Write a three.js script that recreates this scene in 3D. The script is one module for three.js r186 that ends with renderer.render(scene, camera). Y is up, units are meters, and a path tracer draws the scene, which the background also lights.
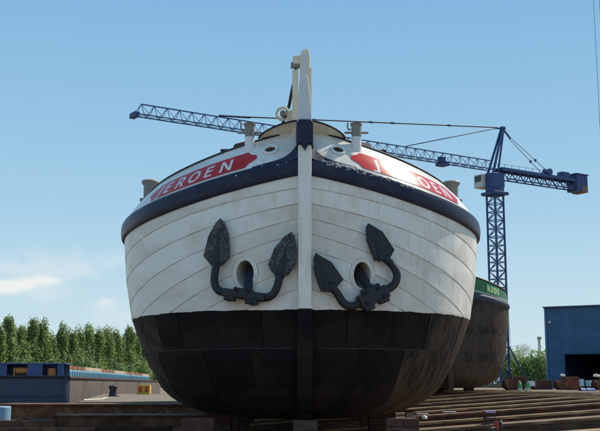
import * as THREE from 'three';
import { mergeGeometries, mergeVertices } from 'three/addons/utils/BufferGeometryUtils.js';
import { RoundedBoxGeometry } from 'three/addons/geometries/RoundedBoxGeometry.js';

// ------------------------------------------------------------------ camera, sky, sun, exposure
const scene = new THREE.Scene();
const camera = new THREE.PerspectiveCamera(24.32, 1024 / 736, 0.1, 3000);
camera.position.set(0, 1.0, 0);
camera.rotation.set(THREE.MathUtils.degToRad(9.57), 0, 0);

const renderer = new THREE.WebGLRenderer({ antialias: true });
renderer.toneMapping = THREE.LinearToneMapping;
renderer.toneMappingExposure = 1.04;
renderer.shadowMap.enabled = true;

const SUN = new THREE.Vector3(0.53, 0.755, -0.4).normalize();
const sun = new THREE.DirectionalLight(new THREE.Color(1.0, 0.92, 0.78), 4.8);
sun.position.copy(SUN).multiplyScalar(120).add(new THREE.Vector3(0, 0, -30));
sun.target.position.set(0, 0, -30);
sun.castShadow = true;
sun.shadow.mapSize.set(4096, 4096);
Object.assign(sun.shadow.camera, { left: -70, right: 70, top: 70, bottom: -70, near: 1, far: 400 });
scene.add(sun, sun.target);

// ------------------------------------------------------------------ small tools
function rng(seed) {
  let a = seed >>> 0;
  return () => { a = (a + 0x6d2b79f5) | 0; let t = Math.imul(a ^ (a >>> 15), 1 | a); t = (t + Math.imul(t ^ (t >>> 7), 61 | t)) ^ t; return ((t ^ (t >>> 14)) >>> 0) / 4294967296; };
}
const clamp = (v, a, b) => Math.min(b, Math.max(a, v));
const lerp = (a, b, t) => a + (b - a) * t;
const smooth = (a, b, v) => { const t = clamp((v - a) / (b - a), 0, 1); return t * t * (3 - 2 * t); };
const hash = (x, y, s) => { let h = Math.imul(x, 374761393) ^ Math.imul(y, 668265263) ^ Math.imul(s, 1274126177); h = Math.imul(h ^ (h >>> 13), 1274126177); return ((h ^ (h >>> 16)) >>> 0) / 4294967296; };
function vnoise(x, y, per, s) {            // value noise, wraps every `per` cells
  const xi = Math.floor(x), yi = Math.floor(y), fx = x - xi, fy = y - yi;
  const w = (a) => ((a % per) + per) % per, u = fx * fx * (3 - 2 * fx), v = fy * fy * (3 - 2 * fy);
  const g = (i, j) => hash(w(xi + i), w(yi + j), s);
  return lerp(lerp(g(0, 0), g(1, 0), u), lerp(g(0, 1), g(1, 1), u), v);
}
function fbm(u, v, base, oct, s, sx = 1, sy = 1) {   // u, v in 0..1, tiles
  let a = 0, n = 0, k = 1;
  for (let i = 0; i < oct; i++) { const p = base << i; a += k * vnoise(u * p * sx, v * p * sy, p * Math.max(sx, sy), s + i * 17); n += k; k *= 0.55; }
  return a / n;
}
const interp = (tab, y) => {
  if (y <= tab[0][0]) return tab[0][1];
  for (let i = 1; i < tab.length; i++) if (y <= tab[i][0]) { const t = (y - tab[i - 1][0]) / (tab[i][0] - tab[i - 1][0]); return lerp(tab[i - 1][1], tab[i][1], t); }
  return tab[tab.length - 1][1];
};
const enc = (c) => { c = clamp(c, 0, 1); return 255 * (c <= 0.0031308 ? 12.92 * c : 1.055 * Math.pow(c, 1 / 2.4) - 0.055); };
function colourTex(n, fn, metres = 2) {    // fn(u, v) -> linear rgb
  const d = new Uint8Array(n * n * 4);
  for (let j = 0; j < n; j++) for (let i = 0; i < n; i++) { const c = fn(i / n, j / n), o = (j * n + i) * 4; d[o] = enc(c[0]); d[o + 1] = enc(c[1]); d[o + 2] = enc(c[2]); d[o + 3] = 255; }
  return finish(new THREE.DataTexture(d, n, n), metres, true);
}
function greyTex(n, fn, metres = 2) {
  const d = new Uint8Array(n * n * 4);
  for (let j = 0; j < n; j++) for (let i = 0; i < n; i++) { const c = 255 * clamp(fn(i / n, j / n), 0, 1), o = (j * n + i) * 4; d[o] = d[o + 1] = d[o + 2] = c; d[o + 3] = 255; }
  return finish(new THREE.DataTexture(d, n, n), metres, false);
}
function finish(t, metres, srgb) {
  t.wrapS = t.wrapT = THREE.RepeatWrapping; t.magFilter = THREE.LinearFilter; t.minFilter = THREE.LinearMipmapLinearFilter; t.generateMipmaps = true;
  t.repeat.set(1 / metres, 1 / metres); if (srgb) t.colorSpace = THREE.SRGBColorSpace; t.needsUpdate = true; return t;
}
const mix3 = (a, b, t) => [lerp(a[0], b[0], t), lerp(a[1], b[1], t), lerp(a[2], b[2], t)];

// ------------------------------------------------------------------ sky
{
  const W = 2048, H = 1024, d = new Float32Array(W * H * 4);
  const stops = [[-90, [0.32, 0.36, 0.38]], [-2, [0.58, 0.71, 0.75]], [1.5, [0.60, 0.74, 0.78]], [5, [0.50, 0.69, 0.79]], [10, [0.36, 0.59, 0.77]], [16, [0.275, 0.51, 0.735]], [22, [0.215, 0.445, 0.70]], [45, [0.16, 0.36, 0.62]], [90, [0.12, 0.28, 0.53]]];
  const skyAt = (e) => { for (let i = 1; i < stops.length; i++) if (e <= stops[i][0]) return mix3(stops[i - 1][1], stops[i][1], (e - stops[i - 1][0]) / (stops[i][0] - stops[i - 1][0])); return stops[stops.length - 1][1]; };
  const n2 = (x, y, s) => { let a = 0, k = 0.5; for (let i = 0; i < 5; i++) { a += k * vnoise(x, y, 4096, s + i); x *= 2.1; y *= 2.1; k *= 0.5; } return a; };
  for (let j = 0; j < H; j++) {
    const e = ((j + 0.5) / H - 0.5) * 180, c0 = skyAt(e);
    for (let i = 0; i < W; i++) {
      const az = (i + 0.5) / W * 360;                      // 90 = straight ahead, larger = to the right
      let c = c0;
      if (e > 0.5 && e < 12) {                             // small fair weather cumulus low over the horizon, all round
        const big = n2(az * 0.16 + 3, e * 0.55, 5), fine = n2(az * 1.1, e * 2.6, 9);
        const band = smooth(2.2, 4.2, e) * (1 - smooth(6.3, 8, e));
        let m = smooth(0.50, 0.66, big * 0.66 + fine * 0.34 + 0.03) * band * 0.4;
        const blob = (a0, e0, ra, re) => Math.exp(-(((az - a0) / ra) ** 2) - (((e - e0) / re) ** 2));
        const b = blob(73.6, 5.3, 1.6, 0.40) + 0.9 * blob(75.9, 5.7, 1.3, 0.28) + 0.55 * blob(79, 4.55, 0.9, 0.2) + 0.35 * blob(77.6, 5.3, 0.9, 0.2) + 0.9 * blob(71, 5.2, 1.6, 0.5);
        m = Math.max(m * (az > 82 && az < 112 ? 0.12 : 0.8), clamp(smooth(0.25, 0.75, b * (0.25 + 1.5 * fine)) * 0.95, 0, 0.9));
        c = mix3(c0, [0.86, 0.86, 0.84], m);
      }
      const o = (j * W + i) * 4; d[o] = c[0]; d[o + 1] = c[1]; d[o + 2] = c[2]; d[o + 3] = 1;
    }
  }
  const t = new THREE.DataTexture(d, W, H, THREE.RGBAFormat, THREE.FloatType);
  t.mapping = THREE.EquirectangularReflectionMapping; t.magFilter = t.minFilter = THREE.LinearFilter; t.needsUpdate = true;
  scene.background = t; scene.environment = t;
}

// ------------------------------------------------------------------ materials
const std = (o) => new THREE.MeshStandardMaterial({ roughness: 0.8, side: THREE.DoubleSide, ...o });
const phys = (o) => new THREE.MeshPhysicalMaterial({ roughness: 0.8, side: THREE.DoubleSide, ...o });
const rgb = (r, g, b) => new THREE.Color().setRGB(r, g, b);
const T = {
  white: colourTex(512, (u, v) => {
    const a = fbm(u, v, 4, 5, 1), s = fbm(u, v, 6, 4, 2, 6, 1), f = fbm(u, v, 32, 3, 3);
    let c = mix3([0.85, 0.81, 0.74], [0.71, 0.655, 0.57], smooth(0.38, 0.7, a));
    c = mix3(c, [0.58, 0.49, 0.37], 0.34 * smooth(0.5, 0.8, s)); c = mix3(c, [0.50, 0.46, 0.40], 0.45 * smooth(0.68, 0.8, f * 0.6 + a * 0.4));
    return mix3(c, [0.88, 0.86, 0.81], 0.35 * smooth(0.62, 0.7, 1 - a));
  }, 2.4),
  tar: colourTex(512, (u, v) => {
    const a = fbm(u, v, 4, 5, 11), s = fbm(u, v, 8, 4, 12, 4, 1), f = fbm(u, v, 48, 2, 13);
    return mix3(mix3([0.012, 0.011, 0.012], [0.028, 0.024, 0.021], smooth(0.35, 0.7, a)), [0.06, 0.042, 0.03], 0.5 * smooth(0.58, 0.8, s * 0.6 + f * 0.4));
  }, 2),
  bouncePatchy: colourTex(512, (u, v) => { const a = fbm(u, v, 4, 6, 25), s = fbm(u, v, 8, 4, 26, 3, 1), f = fbm(u, v, 40, 3, 27); return mix3(mix3([0.014, 0.012, 0.011], [0.03, 0.023, 0.018], smooth(0.4, 0.6, f)), mix3([0.085, 0.058, 0.037], [0.06, 0.042, 0.03], f), 0.85 * smooth(0.44, 0.6, a * 0.6 + s * 0.4)); }, 2.3),
  brownAndBounce: colourTex(512, (u, v) => {
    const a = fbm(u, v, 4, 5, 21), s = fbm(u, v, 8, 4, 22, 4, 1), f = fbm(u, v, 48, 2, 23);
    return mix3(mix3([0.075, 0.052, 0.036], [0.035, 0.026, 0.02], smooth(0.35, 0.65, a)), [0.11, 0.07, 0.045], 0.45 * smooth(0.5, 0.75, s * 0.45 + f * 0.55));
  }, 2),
  navy: colourTex(256, (u, v) => { const a = fbm(u, v, 4, 5, 31), f = fbm(u, v, 32, 3, 32); return mix3([0.012, 0.017, 0.045], [0.03, 0.034, 0.055], smooth(0.4, 0.7, a * 0.6 + f * 0.4)); }, 1.2),
  speck: colourTex(256, (u, v) => { const a = fbm(u, v, 32, 3, 35), f = fbm(u, v, 6, 4, 36); return mix3([0.016, 0.017, 0.022], [0.12, 0.11, 0.1], smooth(0.42, 0.68, a * 0.6 + f * 0.4)); }, 0.5),
  rust: colourTex(512, (u, v) => {
    const a = fbm(u, v, 4, 5, 41), f = fbm(u, v, 24, 4, 42), s = fbm(u, v, 6, 4, 43, 1, 5);
    let c = mix3([0.11, 0.045, 0.024], [0.20, 0.095, 0.05], smooth(0.35, 0.68, a)); c = mix3(c, [0.05, 0.026, 0.02], 0.8 * smooth(0.52, 0.7, f));
    return mix3(c, [0.26, 0.17, 0.10], 0.5 * smooth(0.58, 0.8, s));
  }, 1.6),
  maroon: colourTex(512, (u, v) => { const a = fbm(u, v, 4, 5, 45), f = fbm(u, v, 24, 4, 46); return mix3(mix3([0.085, 0.032, 0.02], [0.05, 0.022, 0.016], smooth(0.35, 0.65, a)), [0.12, 0.06, 0.035], 0.6 * smooth(0.55, 0.75, f)); }, 1.6),
  shadedTimber: colourTex(512, (u, v) => { const g = fbm(u, v, 4, 5, 55, 1, 16), a = fbm(u, v, 4, 4, 56); return mix3(mix3([0.10, 0.062, 0.038], [0.042, 0.026, 0.018], smooth(0.35, 0.7, g)), [0.13, 0.085, 0.05], 0.5 * smooth(0.5, 0.75, a)); }, 1.5),
  timber: colourTex(512, (u, v) => {
    const g = fbm(u, v, 4, 5, 51, 1, 16), a = fbm(u, v, 4, 4, 52), f = fbm(u, v, 32, 2, 53, 1, 4);
    let c = mix3([0.22, 0.145, 0.085], [0.095, 0.058, 0.035], smooth(0.35, 0.7, g)); c = mix3(c, [0.31, 0.22, 0.125], 0.6 * smooth(0.5, 0.75, a)); return mix3(c, [0.05, 0.035, 0.028], 0.6 * smooth(0.6, 0.8, f));
  }, 1.5),
  dirt: colourTex(512, (u, v) => {
    const a = fbm(u, v, 3, 6, 61), f = fbm(u, v, 40, 3, 62), p = fbm(u, v, 90, 2, 63);
    let c = mix3([0.27, 0.205, 0.14], [0.15, 0.11, 0.078], smooth(0.35, 0.68, a)); c = mix3(c, [0.36, 0.31, 0.24], 0.5 * smooth(0.55, 0.75, f)); return mix3(c, [0.06, 0.045, 0.035], 0.6 * smooth(0.62, 0.75, p));
  }, 6),
  concrete: colourTex(512, (u, v) => {
    const a = fbm(u, v, 3, 6, 71), f = fbm(u, v, 48, 3, 72);
    return mix3(mix3([0.23, 0.185, 0.125], [0.14, 0.11, 0.075], smooth(0.35, 0.7, a)), [0.15, 0.13, 0.10], 0.5 * smooth(0.58, 0.78, f));
  }, 4),
  bark: colourTex(128, (u, v) => mix3([0.13, 0.10, 0.07], [0.05, 0.04, 0.03], fbm(u, v, 8, 4, 81, 3, 1)), 1),
};
const R = {
  paint: greyTex(256, (u, v) => 0.36 + 0.35 * fbm(u, v, 6, 5, 91), 1.7),
  tar: greyTex(256, (u, v) => 0.55 + 0.4 * fbm(u, v, 6, 5, 92), 1.7),
};
const BUMP = {
  fine: greyTex(256, (u, v) => fbm(u, v, 24, 4, 95), 0.8),
  dents: greyTex(256, (u, v) => fbm(u, v, 3, 3, 96), 2.2),
  wood: greyTex(256, (u, v) => fbm(u, v, 4, 5, 51, 1, 16), 1.5),
};
const M = {
  white: std({ map: T.white, roughnessMap: R.paint, roughness: 0.75, bumpMap: BUMP.dents, bumpScale: 0.03 }),
  whiteClean: phys({ color: rgb(0.78, 0.78, 0.76), roughness: 0.42, bumpMap: BUMP.fine, bumpScale: 0.001 }),
  bulwark: phys({ map: T.white, color: rgb(1.0, 1.0, 1.0), roughness: 0.26, specularIntensity: 0.5, bumpMap: BUMP.dents, bumpScale: 0.012 }),
  cream: std({ map: T.white, color: rgb(0.9, 0.85, 0.76), roughness: 0.6 }),
  greyPaint: std({ color: rgb(0.66, 0.67, 0.67), roughness: 0.5, bumpMap: BUMP.fine, bumpScale: 0.002 }),
  oldCream: std({ map: T.white, color: rgb(1.0, 0.92, 0.74), roughness: 0.7 }),
  tar: phys({ map: T.tar, color: rgb(0.62, 0.52, 0.45), specularIntensity: 0.3, roughnessMap: R.tar, roughness: 0.95, bumpMap: BUMP.dents, bumpScale: 0.02 }),
  bouncePatchy: phys({ map: T.bouncePatchy, specularIntensity: 0.35, roughnessMap: R.tar, roughness: 1, bumpMap: BUMP.dents, bumpScale: 0.02 }),
  brownAndBounce: phys({ map: T.brownAndBounce, color: rgb(1, 1, 1), specularIntensity: 0.35, roughnessMap: R.tar, roughness: 1, bumpMap: BUMP.dents, bumpScale: 0.02 }),  // brown of the rear hull; on the white barge it paints bounced light
  seam: std({ map: T.rust, color: rgb(3.2, 4.4, 5.0), roughness: 0.9 }),
  navy: phys({ map: T.navy, specularIntensity: 0.6, roughness: 0.4, bumpMap: BUMP.dents, bumpScale: 0.012 }),
  iron: phys({ map: T.navy, color: rgb(0.62, 0.55, 0.4), roughness: 0.48, bumpMap: BUMP.fine, bumpScale: 0.008 }),
  ironPale: std({ map: T.speck, color: rgb(1, 1, 1), roughness: 0.55, bumpMap: BUMP.fine, bumpScale: 0.01 }),
  black: std({ color: rgb(0.012, 0.012, 0.014), roughness: 0.6 }),
  galv: std({ color: rgb(0.25, 0.23, 0.195), roughness: 0.55, bumpMap: BUMP.fine, bumpScale: 0.004 }),
  rust: std({ map: T.rust, roughness: 0.9, bumpMap: BUMP.fine, bumpScale: 0.006 }),
  rustDark: std({ map: T.maroon, roughness: 0.9, bumpMap: BUMP.fine, bumpScale: 0.006 }),  // maroon rust; beneath the hulls and in beam faces it also carries shade
  timber: std({ map: T.timber, roughness: 0.9, bumpMap: BUMP.wood, bumpScale: 0.012 }),
  timberDark: std({ map: T.shadedTimber, roughness: 0.95, bumpMap: BUMP.wood, bumpScale: 0.012 }),  // shade of beam faces and hull undersides put into the timber colour
  timberPale: std({ map: T.timber, color: rgb(1.7, 1.65, 1.4), roughness: 0.9, bumpMap: BUMP.wood, bumpScale: 0.012 }),  // brightened timber; on the beam tops it stands for sunlight
  dirt: std({ map: T.dirt, roughness: 1 }),
  concrete: std({ map: T.concrete, roughness: 0.95, bumpMap: BUMP.fine, bumpScale: 0.006 }),
  crane: std({ color: rgb(0.03, 0.065, 0.19), roughness: 0.5 }),
  craneDark: std({ color: rgb(0.03, 0.06, 0.165), roughness: 0.55 }),
  cable: std({ color: rgb(0.05, 0.055, 0.07), roughness: 0.6 }),
};
const plain = (r, g, b, roughness = 0.7) => std({ color: rgb(r, g, b), roughness });

// ------------------------------------------------------------------ geometry tools
const used = new Map();
const numbered = (n) => { const k = used.get(n) || 0; used.set(n, k + 1); return k ? n + '_' + String(k).padStart(3, '0') : n; };
function shade(o) { o.traverse((m) => { if (m.isMesh) { m.castShadow = true; m.receiveShadow = true; } }); return o; }
function thing(name, label, category, pos = [0, 0, 0], turn = 0, group) {
  const o = new THREE.Group(); o.name = numbered(name); o.position.set(...pos); o.rotation.y = turn;
  o.userData = { label, category, kind: 'thing' }; if (group) o.userData.group = group; scene.add(o); return o;
}
function single(name, label, category, geo, mat, pos = [0, 0, 0], turn = 0, group) {
  const o = new THREE.Mesh(geo, mat); o.name = numbered(name); o.position.set(...pos); o.rotation.y = turn;
  o.userData = { label, category, kind: 'thing' }; if (group) o.userData.group = group; scene.add(o); return o;
}
function structure(name, geo, mat) { const o = new THREE.Mesh(geo, mat); o.name = name; o.userData.kind = 'structure'; scene.add(o); return o; }
function part(parent, name, geo, mat, pos, rot) {
  const m = new THREE.Mesh(geo, mat); m.name = name; if (pos) m.position.set(...pos); if (rot) m.rotation.set(...rot); parent.add(m); return m;
}
function triUV(g) {                          // uv in metres by the dominant direction of each face
  g = g.index ? g.toNonIndexed() : g; const p = g.attributes.position, uv = new Float32Array(p.count * 2);
  const a = new THREE.Vector3(), b = new THREE.Vector3(), c = new THREE.Vector3();
  for (let i = 0; i < p.count; i += 3) {
    a.fromBufferAttribute(p, i); b.fromBufferAttribute(p, i + 1); c.fromBufferAttribute(p, i + 2);
    const n = b.clone().sub(a).cross(c.clone().sub(a)), x = Math.abs(n.x), y = Math.abs(n.y), z = Math.abs(n.z);
    [a, b, c].forEach((q, k) => { const o = (i + k) * 2; if (y >= x && y >= z) { uv[o] = q.x; uv[o + 1] = q.z; } else if (z >= x) { uv[o] = q.x; uv[o + 1] = q.y; } else { uv[o] = q.z; uv[o + 1] = q.y; } });
  }
  g.setAttribute('uv', new THREE.BufferAttribute(uv, 2)); return g;
}
const box = (w, h, d, x = 0, y = 0, z = 0, r = 0) => { const g = r ? new RoundedBoxGeometry(w, h, d, 1, r) : new THREE.BoxGeometry(w, h, d); g.translate(x, y, z); return triUV(g); };
function merge(list) { return mergeGeometries(list.map((g) => { g = g.index ? g.toNonIndexed() : g; for (const k of Object.keys(g.attributes)) if (!['position', 'normal', 'uv'].includes(k)) g.deleteAttribute(k); return g; })); }
function bar(a, b, w, h = w) {               // square bar between two points
  const A = new THREE.Vector3(...a), B = new THREE.Vector3(...b), L = A.distanceTo(B), g = new THREE.BoxGeometry(w, h, L);
  const m = new THREE.Matrix4().lookAt(A, B, Math.abs(A.x - B.x) + Math.abs(A.z - B.z) < 1e-4 * L ? new THREE.Vector3(1, 0, 0) : new THREE.Vector3(0, 1, 0));
  m.setPosition(A.add(B).multiplyScalar(0.5)); g.applyMatrix4(m); return triUV(g);
}
function rod(a, b, r, seg = 8, r2 = r) {
  const A = new THREE.Vector3(...a), B = new THREE.Vector3(...b), L = A.distanceTo(B), g = new THREE.CylinderGeometry(r2, r, L, seg);
  g.applyQuaternion(new THREE.Quaternion().setFromUnitVectors(new THREE.Vector3(0, 1, 0), B.clone().sub(A).normalize())); const c = A.add(B).multiplyScalar(0.5); g.translate(c.x, c.y, c.z); return g;
}
function flip(g) { g = g.index ? g.toNonIndexed() : g; for (const a of Object.values(g.attributes)) { const n = a.itemSize, d = a.array; for (let i = 0; i < a.count; i += 3) for (let k = 0; k < n; k++) { const t = d[(i + 1) * n + k]; d[(i + 1) * n + k] = d[(i + 2) * n + k]; d[(i + 2) * n + k] = t; } } return g; }
const tube = (pts, r, seg = 24, rs = 8) => new THREE.TubeGeometry(new THREE.CatmullRomCurve3(pts.map((p) => new THREE.Vector3(...p))), seg, r, rs, false);
function extrude(pts, depth, bevel = 0) {
  const s = new THREE.Shape(pts.map(([x, y]) => new THREE.Vector2(x, y)));
  return new THREE.ExtrudeGeometry(s, { depth, bevelEnabled: bevel > 0, bevelSize: bevel, bevelThickness: bevel, bevelSegments: 2, bevelOffset: -bevel });
}
function grid(nu, nv, fn, { skip, uv } = {}) {       // fn(i/nu, j/nv) -> Vector3
  const P = [], U = [], I = [];
  for (let j = 0; j <= nv; j++) for (let i = 0; i <= nu; i++) { const p = fn(i / nu, j / nv); P.push(p.x, p.y, p.z); const w = uv ? uv(i / nu, j / nv, p) : [i / nu, j / nv]; U.push(w[0], w[1]); }
  const at = (k) => new THREE.Vector3(P[k * 3], P[k * 3 + 1], P[k * 3 + 2]);
  for (let j = 0; j < nv; j++) for (let i = 0; i < nu; i++) {
    const a = j * (nu + 1) + i, b = a + 1, c = a + nu + 1, d = c + 1;
    if (skip && skip(at(a).add(at(b)).add(at(c)).add(at(d)).multiplyScalar(0.25))) continue;
    I.push(a, b, d, a, d, c);
  }
  const g = new THREE.BufferGeometry(); g.setAttribute('position', new THREE.Float32BufferAttribute(P, 3)); g.setAttribute('uv', new THREE.Float32BufferAttribute(U, 2)); g.setIndex(I); g.computeVertexNormals(); return g;
}

// ------------------------------------------------------------------ ground, water, quay
const SLOPE = 0.07;
const slipY = (x) => clamp(SLOPE * x, -0.36, 0.62);
const quayX = (z) => -7 - (z + 31) * 0.1625 * -1;       // edge of the quay along the basin (z negative)
function groundY(x, z) {
  let y = slipY(x) - 0.5;
  y = lerp(y, 0.55, smooth(-70, -82, z) * smooth(-12, 4, x));
  y = lerp(y, 0.6, smooth(11, 14, x));
  const basin = smooth(0, -1.5, x - (quayX(Math.max(z, -150)) - 0.2)) * smooth(-40, -43, z) * (1 - smooth(-150, -158, z));
  y = lerp(y, -3, basin);
  y = lerp(y, 0.2, smooth(-150, -165, z) * (1 - smooth(-2, 10, x)));
  return y + 0.03 * (vnoise(x * 0.7, z * 0.7, 4096, 7) - 0.5) + 0.03 * (vnoise(x * 2.3, z * 2.3, 8192, 8) - 0.5);
}
{
  const axis = (lo, hi, n, c, k) => { const a = Math.asinh((lo - c) / k), b = Math.asinh((hi - c) / k); return (t) => c + k * Math.sinh(lerp(a, b, t)); };
  const fx = axis(-900, 900, 260, 0, 14), fz = axis(120, -1400, 300, -30, 22);
  structure('ground', grid(260, 300, (u, v) => { const x = fx(u), z = fz(v); return new THREE.Vector3(x, groundY(x, z), z); }, { uv: (u, v, p) => [p.x, p.z] }), M.dirt);
  const w = new THREE.PlaneGeometry(240, 118); w.rotateX(-Math.PI / 2); w.translate(-128, -1.2, -99);
  structure('water', w, phys({ color: rgb(0.03, 0.05, 0.05), roughness: 0.08, bumpMap: BUMP.dents, bumpScale: 0.05 }));
  const q = extrude([[-7.6, 34.8], [-12.2, 63], [-4.5, 63], [-2.2, 34.8]], 1.4); q.rotateX(-Math.PI / 2); q.translate(0, -1.0, 0);
  const quay = structure('quay', triUV(q), M.concrete);
  quay.rotation.set(0, 0, 0);
}

// ------------------------------------------------------------------ hull shape
// p runs 0 (stem) .. 1 (full beam) .. 2 (stern); local axes: +z forward, +x to the picture's right, keel line at x = 0
function hullShape({ beam, bowLen, foot, exp, side }) {
  const e = 2 / exp;
  const raw = (sgn, p, y) => {
    const f = clamp(p, 0, 1) * Math.PI / 2, B = interp(beam, y), L = interp(bowLen, y), s0 = interp(foot, y);
    let x = B * Math.pow(Math.sin(f), e), s = s0 + L * (1 - Math.pow(Math.max(0, Math.cos(f)), e));
    if (p > 1) { const a = p - 1; s += a * side; if (a > 0.8) x *= Math.sqrt(Math.max(0.02, 1 - ((a - 0.8) / 0.2) ** 2)); }
    return new THREE.Vector3(sgn * x, y, -s);
  };
  const normal = (sgn, p, y) => {
    const h = 0.004, a = raw(1, Math.max(0, p - h), y), b = raw(1, Math.min(2, p + h), y), t = b.sub(a); t.y = 0;
    if (p < 0.01) return new THREE.Vector3(0, 0, 1);
    t.normalize(); return new THREE.Vector3(-t.z * sgn, 0, t.x);
  };
  const wob = (sgn, p, y) => 0.007 * (vnoise(p * 9 + sgn * 31, y * 1.5, 512, 3) - 0.5);
  const at = (sgn, p, y, off = 0) => { const v = raw(sgn, p, y), n = normal(sgn, p, y); return v.addScaledVector(n, off + wob(sgn, p, y)); };
  return { raw, normal, at };
}
const pOf = (t, bow = 0.8) => (t < bow ? t / bow : 1 + (t - bow) / (1 - bow));   // more samples round the bow

// ------------------------------------------------------------------ the white barge
const SHIP = [0.07, 0, -15];
const shipTurn = 0.018;
const S1 = hullShape({
  beam: [[0.46, 1.2], [0.49, 1.6], [0.55, 1.9], [0.63, 2.12], [0.75, 2.32], [0.92, 2.5], [1.31, 2.71], [1.7, 2.88], [2.13, 3.04], [2.8, 3.15], [3.6, 3.2], [4.5, 3.2]],
  bowLen: [[0.5, 3.9], [2, 3.6], [4.5, 3.4]], foot: [[0.46, 0.75], [0.6, 0.4], [0.8, 0.2], [1.1, 0.06], [1.4, 0], [5, 0]], exp: 2.25, side: 21,
});
const qOf = (p) => 1 - Math.sin(clamp(p, 0, 1) * Math.PI / 2);
const rubY = (p) => 3.5 + 0.66 * Math.pow(qOf(p), 1.25) + (p > 1 ? 0.25 * (p - 1) ** 2 : 0);
const RUB_H = 0.29, BUL_H = 0.53, BUL_IN = 0.44, WL = 2.1;
const bul = (sgn, p, w, off = 0) => {                    // bulwark surface: leans inboard
  const y = rubY(p) + RUB_H, v = S1.raw(sgn, p, y), n = S1.normal(sgn, p, y), k = 0.03 * Math.sin(w * Math.PI);
  v.addScaledVector(n, -BUL_IN * w + k + off * 0.77); v.y += BUL_H * w + off * 0.64; return v;
};
const wl = (sgn, p) => WL + 0.014 * (vnoise(p * 30 + sgn * 50, 2, 4096, 15) - 0.5) + 0.008 * (vnoise(p * 160 + sgn * 50, 4, 8192, 16) - 0.5);
const ship = thing('river_barge', 'white river barge with black underside, red name panels and tall stem post', 'barge', SHIP, shipTurn);

// openings in the plating: hawse pipes and fairleads
const frameOf = (fn, a, b) => { const h = 0.01, o = fn(a, b), ta = fn(a + h, b).sub(fn(a - h, b)).normalize(), tb = fn(a, b + h).sub(fn(a, b - h)).normalize(); const n = ta.clone().cross(tb).normalize(); if (n.z < 0) n.negate(); const right = new THREE.Vector3(0, 1, 0).cross(n).normalize(), up = n.clone().cross(right); return new THREE.Matrix4().makeBasis(right, up, n).setPosition(o); };
const hawse = [-1, 1].map((sgn) => ({ sgn, m: frameOf((p, y) => S1.at(sgn, p, y), sgn < 0 ? 0.159 : 0.154, sgn < 0 ? 2.65 : 2.63), rx: 0.15, ry: 0.215 }));
const lead = [-1, 1].map((sgn) => ({ sgn, m: frameOf((p, w) => bul(sgn, p, w), 0.088, 0.5), rx: 0.1, ry: 0.085 }));
const inside = (list, grow = 0) => { const inv = list.map((h) => ({ ...h, i: h.m.clone().invert() })); return (v) => inv.some((h) => { const q = v.clone().applyMatrix4(h.i); return Math.abs(q.z) < 0.3 && (q.x / (h.rx + grow)) ** 2 + (q.y / (h.ry + grow)) ** 2 < 1; }); };
const inHawse = inside(hawse, 0.01), inHawseWide = inside(hawse, 0.06), inLead = inside(lead, 0.01);

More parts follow.
